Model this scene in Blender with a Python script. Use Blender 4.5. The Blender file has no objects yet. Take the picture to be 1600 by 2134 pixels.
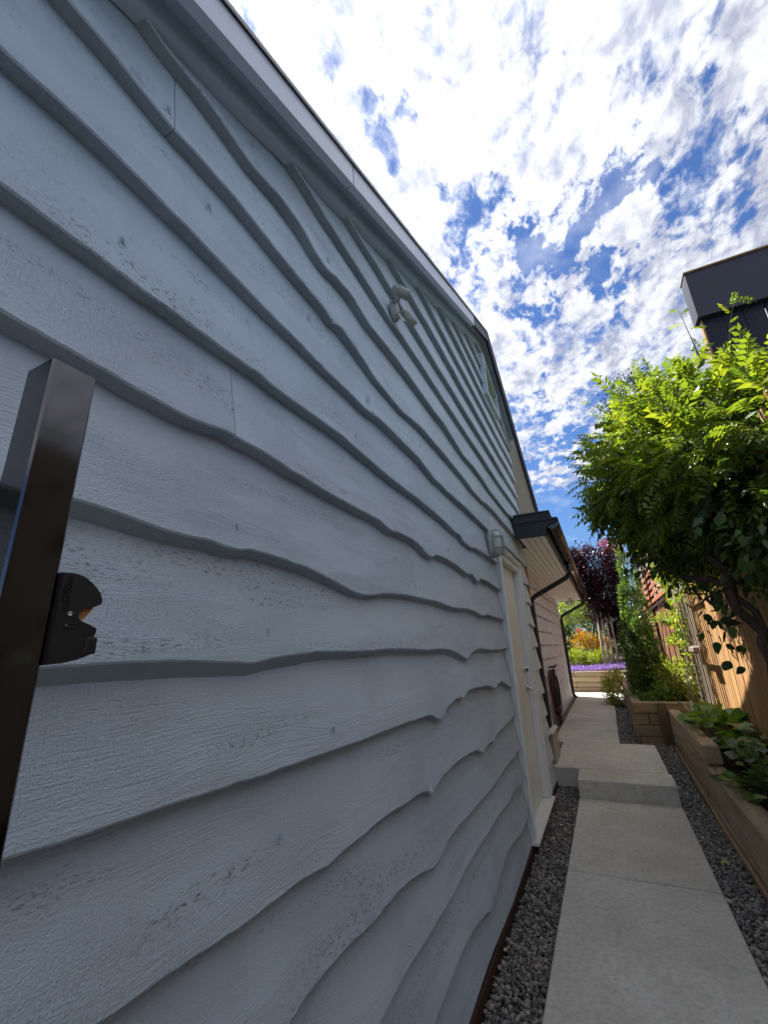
import bpy, math, random
import numpy as np
from mathutils import Matrix, Vector
rng = np.random.default_rng(7)
random.seed(7)
PI = math.pi
scene = bpy.context.scene
COL = scene.collection

# ------------------------------------------------------------------ camera
cd = bpy.data.cameras.new('camera')
cam = bpy.data.objects.new('camera', cd)
COL.objects.link(cam)
scene.camera = cam
cd.sensor_fit = 'HORIZONTAL'
cd.sensor_width = 36.0
cd.lens = 20.25
cd.clip_start = 0.02
cd.clip_end = 2000
right = Vector((0.897138, 0.439917, -0.040203))
down = Vector((-0.171237, 0.262423, -0.949638))
fwd = Vector((-0.407212, 0.858840, 0.310760))
M3 = Matrix((right, -down, -fwd)).transposed()
cam.matrix_world = Matrix.Translation((0.70, 0.0, 1.36)) @ M3.to_4x4()

# ------------------------------------------------------------------ sun, sky, exposure
SUN_EL, SUN_AZ = math.radians(56.5), math.radians(59)      # azimuth from +Y towards -X
SDIR = Vector((-math.sin(SUN_AZ) * math.cos(SUN_EL), math.cos(SUN_AZ) * math.cos(SUN_EL), math.sin(SUN_EL)))
sl = bpy.data.lights.new('sun', 'SUN')
sl.energy = 2.0
sl.angle = math.radians(0.55)
sl.color = (1.0, 0.95, 0.86)
so = bpy.data.objects.new('sun', sl)
COL.objects.link(so)
so.rotation_euler = SDIR.to_track_quat('Z', 'Y').to_euler()

scene.view_settings.view_transform = 'Standard'
scene.view_settings.look = 'None'
scene.view_settings.gamma = 1.0
scene.view_settings.exposure = 2.65
try:
    scene.view_settings.use_curve_mapping = False
except Exception:
    pass
scene.cycles.max_bounces = 7
scene.cycles.diffuse_bounces = 4
scene.cycles.transparent_max_bounces = 8


class NT:
    """small node-tree helper"""
    def __init__(s, tree):
        s.t = tree

    def n(s, kind, inputs=None, **props):
        nd = s.t.nodes.new(kind)
        for k, v in props.items():
            setattr(nd, k, v)
        if inputs:
            for k, v in inputs.items():
                sock = nd.inputs[k]
                if isinstance(v, bpy.types.NodeSocket):
                    s.t.links.new(v, sock)
                else:
                    sock.default_value = v
        return nd

    def math(s, op, a, b=0.0, c=0.0, clamp=False):
        return s.n('ShaderNodeMath', {0: a, 1: b, 2: c}, operation=op, use_clamp=clamp).outputs[0]

    def vmath(s, op, a, b=(0, 0, 0)):
        nd = s.n('ShaderNodeVectorMath', {0: a}, operation=op)
        if isinstance(b, bpy.types.NodeSocket):
            s.t.links.new(b, nd.inputs[1])
        else:
            nd.inputs[1].default_value = b
        return nd.outputs['Value'] if op in ('DOT_PRODUCT', 'DISTANCE', 'LENGTH') else nd.outputs[0]

    def noise(s, vec, scale=5.0, detail=4.0, rough=0.5, dist=0.0):
        return s.n('ShaderNodeTexNoise', {'Vector': vec, 'Scale': scale, 'Detail': detail,
                                          'Roughness': rough, 'Distortion': dist}).outputs[0]

    def rng(s, v, a, b, c=0.0, d=1.0, smooth=False):
        nd = s.n('ShaderNodeMapRange', {0: v, 1: a, 2: b, 3: c, 4: d})
        if smooth:
            nd.interpolation_type = 'SMOOTHSTEP'
        return nd.outputs[0]

    def mix(s, f, a, b, blend='MIX'):
        nd = s.n('ShaderNodeMix', data_type='RGBA', blend_type=blend)
        for idx, v in ((0, f), (6, a), (7, b)):
            if isinstance(v, bpy.types.NodeSocket):
                s.t.links.new(v, nd.inputs[idx])
            else:
                nd.inputs[idx].default_value = v if idx == 0 else (v[0], v[1], v[2], 1)
        return nd.outputs[2]

    def ramp(s, f, stops, interp='LINEAR'):
        nd = s.n('ShaderNodeValToRGB', {0: f})
        cr = nd.color_ramp
        cr.interpolation = interp
        while len(cr.elements) < len(stops):
            cr.elements.new(0.5)
        for e, (p, c) in zip(cr.elements, stops):
            e.position = p
            e.color = (c[0], c[1], c[2], 1)
        return nd.outputs[0]


world = bpy.data.worlds.new('World')
scene.world = world
world.use_nodes = True
wt = world.node_tree
wt.nodes.clear()
W = NT(wt)
sky = W.n('ShaderNodeTexSky', sky_type='NISHITA', sun_disc=False, sun_elevation=SUN_EL,
          sun_rotation=-SUN_AZ, air_density=1.3, dust_density=0.4, ozone_density=4.0)
D = W.vmath('NORMALIZE', W.n('ShaderNodeTexCoord').outputs['Generated'])
sep = W.n('ShaderNodeSeparateXYZ', {0: D})
zc = W.math('ADD', W.math('MAXIMUM', sep.outputs[2], 0.0), 0.10)
px = W.math('DIVIDE', sep.outputs[0], zc)
py = W.math('DIVIDE', sep.outputs[1], zc)
P = W.n('ShaderNodeCombineXYZ', {0: px, 1: py, 2: 0.35}).outputs[0]
# wind-drawn ripples: squeeze one diagonal
rot = W.n('ShaderNodeMapping', {'Vector': P, 'Rotation': (0, 0, 0.5), 'Scale': (1.25, 0.85, 1.0)}).outputs[0]
big = W.noise(P, 1.5, 2, 0.5, 0.2)
mid = W.noise(rot, 9.5, 5, 0.60, 0.2)
fine = W.noise(rot, 24.0, 4, 0.62, 0.3)
dens = W.math('ADD', W.math('MULTIPLY', big, 0.26), W.math('ADD', W.math('MULTIPLY', mid, 0.62), W.math('MULTIPLY', fine, 0.46)))
wob = W.math('ADD', W.math('MULTIPLY', W.math('SUBTRACT', mid, 0.5), 0.30), W.math('MULTIPLY', W.math('SUBTRACT', fine, 0.5), 0.16))
GAPS = [((0.23, 0.602, 0.657), 0.10, 0.160), ((0.15, 0.60, 0.675), 0.06, 0.074), ((0.089, 0.634, 0.660), 0.085, 0.128), ((0.048, 0.662, 0.643), 0.095, 0.117),
        ((0.10, 0.69, 0.619), 0.07, 0.086), ((-0.11, 0.579, 0.695), 0.085, 0.107), ((-0.09, 0.64, 0.658), 0.08, 0.086), ((0.05, 0.755, 0.562), 0.09, 0.086),
        ((-0.083, 0.872, 0.415), 0.11, 0.117), ((0.04, 0.87, 0.421), 0.09, 0.086), ((0.113, 0.89, 0.381), 0.09, 0.086),
        ((-0.17, 0.42, 0.765), 0.05, 0.096), ((0.20, 0.50, 0.722), 0.06, 0.074)]
for g, rad, amt in GAPS:
    gd = Vector(g).normalized()
    dist = W.vmath('DISTANCE', D, tuple(gd))
    dens = W.math('SUBTRACT', dens, W.rng(W.math('ADD', dist, wob), rad * 0.25, rad * 1.15, amt, 0.0, True))
dens = W.math('SUBTRACT', dens, W.rng(sep.outputs[2], 0.36, 0.29, 0.0, 0.30, True))
mask = W.rng(dens, 0.415, 0.700, 0.0, 1.0, True)
mask = W.math('MAXIMUM', mask, W.math('MULTIPLY', W.rng(W.noise(rot, 2.6, 4, 0.6, 0.8), 0.56, 0.78), 0.4))
# cloud body: thicker parts a little greyer, brighter towards the sun
sd = W.vmath('DOT_PRODUCT', D, tuple(SDIR))
glow = W.math('POWER', W.math('MAXIMUM', sd, 0.0), 6.0)
shade = W.math('ADD', W.math('MULTIPLY', W.noise(W.vmath('ADD', rot, (0.045, 0.03, 0.1)), 10.0, 4, 0.62, 0.3), 0.62), W.math('MULTIPLY', fine, 0.38))
ccol = W.mix(W.rng(shade, 0.36, 0.60, 0, 1, True), (0.096, 0.103, 0.132), (0.200, 0.205, 0.219))
cst = W.math('ADD', 0.76, W.math('MULTIPLY', glow, 0.80))
bg1 = W.n('ShaderNodeBackground', {0: W.mix(1.0, sky.outputs[0], (0.22, 0.295, 0.425), 'MULTIPLY'), 1: 0.05})
bg2 = W.n('ShaderNodeBackground', {0: ccol, 1: cst})
mx = W.n('ShaderNodeMixShader', {0: mask, 1: bg1.outputs[0], 2: bg2.outputs[0]})
W.n('ShaderNodeOutputWorld', {0: mx.outputs[0]})
try:
    world.cycles.sampling_method = 'MANUAL'
    world.cycles.sample_map_resolution = 1024
except Exception:
    pass


# ------------------------------------------------------------------ materials
def new_mat(name):
    m = bpy.data.materials.new(name)
    m.use_nodes = True
    m.node_tree.nodes.clear()
    return m, NT(m.node_tree)


def finish(T, color, rough, normal=None, metallic=0.0, spec=0.5, coat=0.0):
    b = T.n('ShaderNodeBsdfPrincipled')
    for k, v in (('Base Color', color), ('Roughness', rough), ('Metallic', metallic), ('Specular IOR Level', spec), ('Coat Weight', coat)):
        if isinstance(v, bpy.types.NodeSocket):
            T.t.links.new(v, b.inputs[k])
        elif k == 'Base Color':
            b.inputs[k].default_value = (v[0], v[1], v[2], 1)
        else:
            b.inputs[k].default_value = v
    if normal is not None:
        T.t.links.new(normal, b.inputs['Normal'])
    T.n('ShaderNodeOutputMaterial', {0: b.outputs[0]})
    return b


def ocoord(T, amount=7.0):
    """object coordinates, shifted per object so copies differ"""
    tc = T.n('ShaderNodeTexCoord').outputs['Object']
    r = T.math('MULTIPLY', T.n('ShaderNodeObjectInfo').outputs['Random'], amount)
    return T.vmath('ADD', tc, T.n('ShaderNodeCombineXYZ', {0: r, 1: r, 2: r}).outputs[0])


def scaled(T, v, s):
    return T.vmath('MULTIPLY', v, s)


def m_plain(name, color, rough=0.5, var=0.12, scale=14, bump=0.15, bscale=90, metallic=0.0, spec=0.5, coat=0.0):
    m, T = new_mat(name)
    v = ocoord(T)
    n1 = T.noise(v, scale, 5, 0.6)
    c = T.mix(T.rng(n1, 0.3, 0.7), [x * (1 - var) for x in color], [min(1, x * (1 + var)) for x in color])
    b = T.n('ShaderNodeBump', {'Strength': bump, 'Distance': 0.004, 'Height': T.noise(v, bscale, 4, 0.6)})
    finish(T, c, T.rng(n1, 0.3, 0.7, rough * 0.9, min(1, rough * 1.12)), b.outputs[0], metallic, spec, coat)
    return m


def m_wood(name, dark, light, axis, rough=0.75, grain=26, weather=None, bump=0.5):
    """sawn wood, grain running along the axis ('x', 'y' or 'z')"""
    m, T = new_mat(name)
    v = ocoord(T)
    k = {'x': (0.06, 1, 1), 'y': (1, 0.06, 1), 'z': (1, 1, 0.06)}[axis]
    g = T.noise(scaled(T, v, k), grain, 6, 0.65, 1.2)
    g2 = T.noise(scaled(T, v, k), grain * 5, 4, 0.6, 0.5)
    big = T.noise(v, 2.4, 4, 0.6)
    c = T.mix(T.rng(g, 0.32, 0.68), dark, light)
    c = T.mix(T.math('MULTIPLY', T.rng(g2, 0.55, 0.8), 0.55), c, [x * 0.45 for x in dark])
    if weather:
        c = T.mix(T.rng(big, 0.42, 0.68, 0, 0.75, True), c, weather)
    r = T.n('ShaderNodeObjectInfo').outputs['Random']
    c = T.mix(1.0, c, T.ramp(r, [(0, (0.74, 0.74, 0.76)), (1, (1.12, 1.1, 1.06))]), 'MULTIPLY')
    h = T.math('ADD', T.math('MULTIPLY', g, 0.7), T.math('MULTIPLY', g2, 0.5))
    b = T.n('ShaderNodeBump', {'Strength': bump, 'Distance': 0.004, 'Height': h})
    finish(T, c, rough, b.outputs[0], 0, 0.3)
    return m


def m_siding(name, base, marks=1.0):
    """thick paint over rough-sawn, live-edge boards (boards run along Y, saw marks along Z)"""
    m, T = new_mat(name)
    v = ocoord(T, 11.0)
    warp = T.noise(scaled(T, v, (1, 1.1, 4.0)), 1.5, 2, 0.5)
    wv = T.n('ShaderNodeCombineXYZ', {2: T.math('MULTIPLY', warp, 0.11)}).outputs[0]
    gv = T.vmath('ADD', v, wv)
    grain = T.noise(scaled(T, gv, (1, 11, 270)), 1.0, 3, 0.65, 0.0)
    saw = T.noise(scaled(T, v, (1, 300, 26)), 1.0, 3, 0.6, 0.0)
    pits = T.noise(scaled(T, v, (1, 1, 1.6)), 190, 2, 0.6)
    m1 = T.rng(T.noise(scaled(T, v, (1, 0.9, 4.2)), 2.1, 2, 0.5), 0.42, 0.60, 0.04, 1.0, True)
    m2 = T.rng(T.noise(scaled(T, v, (1.3, 1.2, 2.2)), 2.4, 2, 0.5), 0.44, 0.62, 0.05, 1.0, True)
    h = T.math('MULTIPLY', T.math('MULTIPLY', grain, m1), 0.72)
    h = T.math('ADD', h, T.math('MULTIPLY', T.math('MULTIPLY', saw, m2), 1.0))
    h = T.math('ADD', h, T.math('MULTIPLY', pits, 0.55))
    # knots
    vo = T.n('ShaderNodeTexVoronoi', {'Vector': scaled(T, v, (0, 1.0, 2.2)), 'Scale': 2.1, 'Randomness': 1.0}, feature='F1')
    kd = vo.outputs['Distance']
    ring = T.math('MULTIPLY', T.math('SINE', T.math('MULTIPLY', kd, 330.0)), T.rng(kd, 0.085, 0.02, 0.0, 0.30 * marks, True))
    h = T.math('ADD', h, ring)
    b = T.n('ShaderNodeBump', {'Strength': 0.9, 'Distance': 0.0050, 'Height': h})
    # thin paint over the pits, grime in the grain
    spk = T.math('MULTIPLY', T.rng(T.noise(scaled(T, gv, (1, 80, 260)), 1.0, 2, 0.65), 0.56, 0.66),
                 T.rng(T.noise(scaled(T, v, (1, 0.7, 5.5)), 1.9, 2, 0.5), 0.50, 0.64, 0, 1, True))
    tone = T.noise(scaled(T, v, (1, 1, 1.5)), 1.7, 3, 0.6)
    c = T.mix(T.rng(tone, 0.3, 0.7), [x * 0.92 for x in base], [x * 1.06 for x in base])
    streak = T.noise(scaled(T, v, (1, 14, 1.1)), 1.0, 2, 0.6)
    c = T.mix(T.rng(streak, 0.55, 0.82, 0, 0.20, True), c, [x * 0.66 for x in base])
    c = T.mix(T.math('MULTIPLY', spk, 0.8 * marks), c, [x * 0.22 for x in base])
    ringc = T.math('MULTIPLY', T.rng(T.math('ABSOLUTE', T.math('SUBTRACT', kd, 0.036)), 0.0, 0.0085, 0.85, 0.0), T.rng(grain, 0.40, 0.52))
    c = T.mix(T.math('MULTIPLY', ringc, marks), c, [x * 0.25 for x in base])
    finish(T, c, T.rng(pits, 0.35, 0.7, 0.46, 0.62), b.outputs[0], 0, 0.5)
    return m


def m_attr(name, stops, rough=0.5, transl=0.0, tcol=None, bump=0.0, bscale=300, spec=0.4):
    """colour picked per leaf / stone from the face attribute 'v'"""
    m, T = new_mat(name)
    a = T.n('ShaderNodeAttribute', attribute_name='v')
    c = T.ramp(a.outputs['Fac'], stops)
    b = T.n('ShaderNodeBsdfPrincipled')
    T.t.links.new(c, b.inputs['Base Color'])
    b.inputs['Roughness'].default_value = rough
    b.inputs['Specular IOR Level'].default_value = spec
    if bump:
        bn = T.n('ShaderNodeBump', {'Strength': bump, 'Distance': 0.002, 'Height': T.noise(T.n('ShaderNodeTexCoord').outputs['Object'], bscale, 3, 0.6)})
        T.t.links.new(bn.outputs[0], b.inputs['Normal'])
    out = b.outputs[0]
    if transl:
        tc = T.mix(1.0, c, tcol or (1.5, 1.7, 0.5), 'MULTIPLY')
        tr = T.n('ShaderNodeBsdfTranslucent', {0: tc})
        out = T.n('ShaderNodeMixShader', {0: transl, 1: b.outputs[0], 2: tr.outputs[0]}).outputs[0]
    T.n('ShaderNodeOutputMaterial', {0: out})
    return m


def m_concrete(name):
    m, T = new_mat(name)
    v = T.n('ShaderNodeTexCoord').outputs['Object']
    n1 = T.noise(v, 1.7, 6, 0.65, 0.3)
    n2 = T.noise(v, 9, 6, 0.7)
    n3 = T.noise(v, 120, 4, 0.75)
    n4 = T.noise(v, 38, 4, 0.7)
    c = T.mix(T.rng(n1, 0.36, 0.64), (0.545, 0.525, 0.475), (0.69, 0.67, 0.615))
    c = T.mix(T.rng(n2, 0.48, 0.75, 0, 0.5, True), c, (0.43, 0.415, 0.325))
    c = T.mix(T.rng(n3, 0.60, 0.76, 0, 0.45), c, (0.30, 0.27, 0.23))
    c = T.mix(T.rng(n3, 0.36, 0.26, 0, 0.4), c, (0.78, 0.73, 0.65))
    c = T.mix(1.0, c, T.ramp(n4, [(0.32, (0.80, 0.80, 0.80)), (0.5, (1, 1, 1)), (0.68, (1.12, 1.11, 1.10))]), 'MULTIPLY')
    st = T.noise(v, 21, 3, 0.6)
    c = T.mix(T.rng(st, 0.70, 0.76, 0, 0.6, True), c, (0.20, 0.18, 0.15))
    h = T.math('ADD', T.math('MULTIPLY', n3, 0.5), T.math('MULTIPLY', T.noise(v, 55, 4, 0.6), 0.5))
    b = T.n('ShaderNodeBump', {'Strength': 0.7, 'Distance': 0.004, 'Height': h})
    finish(T, c, 0.86, b.outputs[0], 0, 0.3)
    return m


MAT = {}
MAT['siding'] = m_siding('siding_paint', (0.545, 0.640, 0.740))
MAT['edge'] = m_siding('siding_paint_under_shade', (0.32, 0.40, 0.47), 0.0)  # darker siding paint for board undersides, their shade put into the colour
MAT['trim_grey'] = m_plain('grey_trim_paint', (0.54, 0.655, 0.78), 0.42, 0.05, 4, 0.12, 60)
MAT['navy'] = m_plain('navy_metal', (0.014, 0.018, 0.032), 0.5, 0.1, 6, 0.06, 40)
MAT['fascia'] = m_plain('fascia_sky_glare', (0.66, 0.69, 0.80), 0.30, 0.04, 3, 0.03, 20, spec=0.7)  # sky glare on the navy fascia, put into the colour as a pale base
MAT['gutter'] = m_plain('brown_black_gutter', (0.085, 0.062, 0.058), 0.2, 0.15, 9, 0.03, 40, spec=0.9)
MAT['cream'] = m_plain('cream_paint', (0.85, 0.87, 0.84), 0.38, 0.04, 5, 0.08, 70)
MAT['soffit'] = m_plain('cream_soffit_paint', (0.87, 0.89, 0.87), 0.4, 0.05, 5, 0.08, 70)
MAT['white'] = m_plain('white_metal', (0.78, 0.78, 0.77), 0.32, 0.04, 12, 0.06, 60)
MAT['lampgrey'] = m_plain('pale_grey_lamp_metal', (0.36, 0.37, 0.35), 0.45, 0.18, 40, 0.1, 120)
MAT['dark'] = m_plain('dark_void', (0.012, 0.012, 0.014), 0.7)
MAT['roof'] = m_plain('asphalt_roofing', (0.05, 0.052, 0.058), 0.85, 0.25, 60, 0.6, 300)
MAT['steel'] = m_plain('satin_steel', (0.62, 0.60, 0.56), 0.25, 0.05, 20, 0.02, 60, metallic=1.0)
MAT['post'] = m_plain('glossy_black_steel', (0.115, 0.11, 0.115), 0.10, 0.06, 8, 0.004, 260, metallic=1.0)
MAT['latch'] = m_plain('black_moulded_plastic', (0.014, 0.014, 0.016), 0.5, 0.1, 30, 0.12, 600)
MAT['letter'] = m_plain('raised_lettering', (0.006, 0.006, 0.008), 0.4, 0.0)
MAT['amber'] = m_wood('amber_wood', (0.35, 0.15, 0.05), (0.62, 0.32, 0.12), 'z', 0.4)
MAT['foundation'] = m_wood('brown_plinth_wood', (0.035, 0.02, 0.014), (0.09, 0.05, 0.032), 'y')
MAT['concrete'] = m_concrete('brushed_concrete')
MAT['timber_y'] = m_wood('planter_timber_y', (0.26, 0.185, 0.12), (0.54, 0.42, 0.28), 'y', 0.85, 20, (0.36, 0.32, 0.26), 0.8)
MAT['timber_x'] = m_wood('planter_timber_x', (0.22, 0.155, 0.09), (0.48, 0.35, 0.21), 'x', 0.85, 20, (0.29, 0.25, 0.18), 0.8)
MAT['post_wood'] = m_wood('planter_post_wood', (0.12, 0.08, 0.045), (0.26, 0.18, 0.11), 'z', 0.85, 20, None, 0.8)
MAT['cedar'] = m_wood('tan_cedar', (0.36, 0.195, 0.08), (0.60, 0.345, 0.15), 'z', 0.7, 22, (0.42, 0.27, 0.14))
MAT['cedar_y'] = m_wood('tan_cedar_rail', (0.24, 0.15, 0.08), (0.46, 0.31, 0.17), 'y', 0.75, 22, (0.33, 0.25, 0.17))
MAT['red'] = m_wood('red_cedar_stain', (0.21, 0.092, 0.055), (0.37, 0.17, 0.10), 'z', 0.6, 22)
MAT['red_y'] = m_wood('red_cedar_rail', (0.22, 0.075, 0.035), (0.40, 0.15, 0.07), 'y', 0.6, 22)
MAT['red_dark'] = m_wood('dark_red_post', (0.03, 0.012, 0.008), (0.075, 0.03, 0.018), 'z', 0.6, 22)
MAT['greywood'] = m_wood('weathered_grey_wood', (0.17, 0.15, 0.125), (0.36, 0.32, 0.27), 'z', 0.85, 24)
MAT['greywood_y'] = m_wood('weathered_grey_boards', (0.20, 0.17, 0.15), (0.34, 0.29, 0.255), 'y', 0.85, 24)
MAT['indigo'] = m_wood('indigo_stained_wood', (0.012, 0.014, 0.028), (0.03, 0.034, 0.058), 'z', 0.6, 20)
MAT['indigo_x'] = m_plain('indigo_stained_beam', (0.022, 0.026, 0.048), 0.5, 0.2, 8, 0.15, 60)
MAT['darkfence'] = m_wood('dark_brown_shade', (0.016, 0.012, 0.010), (0.045, 0.033, 0.026), 'z', 0.8, 20)  # tan boards standing in shade: the shade is put into the dark colour
MAT['bark'] = m_wood('vine_bark', (0.035, 0.022, 0.015), (0.12, 0.08, 0.055), 'z', 0.9, 30, None, 1.0)
MAT['palebark'] = m_wood('pale_bark', (0.20, 0.16, 0.13), (0.48, 0.42, 0.36), 'z', 0.85, 30, None, 0.8)
MAT['soil'] = m_plain('garden_soil', (0.028, 0.02, 0.014), 0.95, 0.4, 22, 1.0, 60)
MAT['ground'] = m_plain('bare_ground', (0.06, 0.05, 0.035), 0.95, 0.3, 3, 0.6, 30)
MAT['terracotta'] = m_plain('terracotta', (0.30, 0.09, 0.045), 0.7, 0.15, 20, 0.2, 80)
MAT['hose_red'] = m_plain('red_rubber_hose', (0.10, 0.02, 0.014), 0.45)
MAT['hose_black'] = m_plain('black_rubber_hose', (0.02, 0.02, 0.02), 0.4)
MAT['brass'] = m_plain('brass', (0.65, 0.45, 0.16), 0.3, 0.1, 20, 0.05, 60, metallic=1.0)
MAT['conduit'] = m_plain('grey_cover', (0.34, 0.31, 0.27), 0.55)
MAT['rock'] = m_plain('pale_rock', (0.5, 0.48, 0.44), 0.8, 0.2, 10, 0.8, 30)
MAT['stone'] = m_attr('river_pebble', [(0.0, (0.07, 0.066, 0.064)), (0.35, (0.165, 0.155, 0.146)), (0.62, (0.29, 0.27, 0.25)),
                                       (0.80, (0.32, 0.29, 0.26)), (0.92, (0.44, 0.37, 0.31)), (1.0, (0.68, 0.66, 0.62))], 0.55, bump=0.4, bscale=260)
MAT['gravelbed'] = m_plain('gravel_bed', (0.018, 0.018, 0.02), 0.9, 0.5, 90, 1.0, 120)
G = m_attr
MAT['vine'] = G('vine_leaf', [(0, (0.055, 0.10, 0.022)), (0.5, (0.125, 0.18, 0.030)), (1, (0.22, 0.26, 0.038))], 0.32, 0.48, (1.95, 1.9, 0.55))
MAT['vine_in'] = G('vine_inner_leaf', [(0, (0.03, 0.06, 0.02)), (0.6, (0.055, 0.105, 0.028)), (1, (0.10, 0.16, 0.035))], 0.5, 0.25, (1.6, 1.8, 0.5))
MAT['conifer'] = G('conifer_leaf', [(0, (0.025, 0.05, 0.035)), (1, (0.06, 0.10, 0.055))], 0.6, 0.12)
MAT['yew'] = G('yew_leaf', [(0, (0.06, 0.12, 0.035)), (0.6, (0.13, 0.21, 0.06)), (1, (0.40, 0.47, 0.22))], 0.24, 0.35)
MAT['purple'] = G('purple_leaf', [(0, (0.018, 0.007, 0.011)), (0.7, (0.040, 0.013, 0.020)), (1, (0.11, 0.025, 0.032))], 0.32, 0.12, (1.6, 0.6, 0.6))
MAT['redleaf'] = G('red_leaf', [(0, (0.16, 0.03, 0.03)), (1, (0.38, 0.06, 0.06))], 0.4, 0.3, (1.6, 0.6, 0.6))
MAT['nandina'] = G('nandina_leaf', [(0, (0.12, 0.18, 0.03)), (0.8, (0.27, 0.32, 0.055)), (1, (0.50, 0.34, 0.06))], 0.4, 0.45)
MAT['lime'] = G('lime_leaf', [(0, (0.16, 0.22, 0.03)), (1, (0.38, 0.40, 0.07))], 0.5, 0.35)
MAT['orange'] = G('orange_leaf', [(0, (0.42, 0.22, 0.03)), (0.5, (0.60, 0.40, 0.04)), (1, (0.66, 0.54, 0.08))], 0.5, 0.35, (1.5, 1.2, 0.5))
MAT['bramble'] = G('bramble_leaf', [(0, (0.05, 0.11, 0.03)), (1, (0.15, 0.24, 0.06))], 0.4, 0.3)
MAT['green'] = G('mid_green_leaf', [(0, (0.03, 0.065, 0.018)), (1, (0.13, 0.19, 0.04))], 0.45, 0.3)
MAT['broad'] = G('broad_leaf', [(0, (0.08, 0.18, 0.035)), (1, (0.21, 0.32, 0.06))], 0.38, 0.35)
MAT['lilac'] = G('violet_petal', [(0, (0.22, 0.12, 0.40)), (0.6, (0.38, 0.26, 0.62)), (1, (0.66, 0.56, 0.82))], 0.6, 0.3, (1.2, 1.0, 1.3))
MAT['poppy'] = G('red_petal', [(0, (0.6, 0.06, 0.03)), (1, (0.75, 0.12, 0.05))], 0.5, 0.3, (1.3, 0.8, 0.7))
MAT['yellowleaf'] = m_plain('fallen_yellow_leaf', (0.50, 0.36, 0.06), 0.6)

m, T = new_mat('lamp_glass')
bb = finish(T, (0.72, 0.76, 0.74), 0.25, None, 0, 0.6)
bb.inputs['Transmission Weight'].default_value = 0.35
MAT['glass'] = m
m, T = new_mat('window_glass')
finish(T, (0.27, 0.29, 0.13), 0.12, None, 0, 0.6)
MAT['pane'] = m


# ------------------------------------------------------------------ object helpers
def tag(o, label=None, cat=None, group=None, kind=None):
    for k, v in (('label', label), ('category', cat), ('group', group), ('kind', kind)):
        if v:
            o[k] = v
    return o


def thing(name, label, cat, loc=(0, 0, 0), group=None):
    o = bpy.data.objects.new(name, None)
    o.empty_display_size = 0.1
    o.location = loc
    COL.objects.link(o)
    return tag(o, label, cat, group)


def link(name, me, parent=None, loc=(0, 0, 0)):
    """mesh coordinates are world coordinates unless loc is given"""
    o = bpy.data.objects.new(name, me)
    COL.objects.link(o)
    o.location = loc
    if parent is not None:
        o.parent = parent
        o.matrix_parent_inverse = Matrix.Translation(-parent.location)
    return o


def mesh(name, V, F, mat, smooth=False):
    me = bpy.data.meshes.new(name)
    me.from_pydata([tuple(map(float, v)) for v in V], [], F)
    mats = mat if isinstance(mat, (list, tuple)) else [mat]
    for x in mats:
        me.materials.append(MAT[x])
    if smooth:
        me.polygons.foreach_set('use_smooth', [True] * len(me.polygons))
    me.update()
    return me


def part(name, V, F, mat, parent, smooth=False, label=None):
    o = link(name, mesh(name, V, F, mat, smooth), parent)
    if label:
        o['label'] = label
    return o


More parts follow.
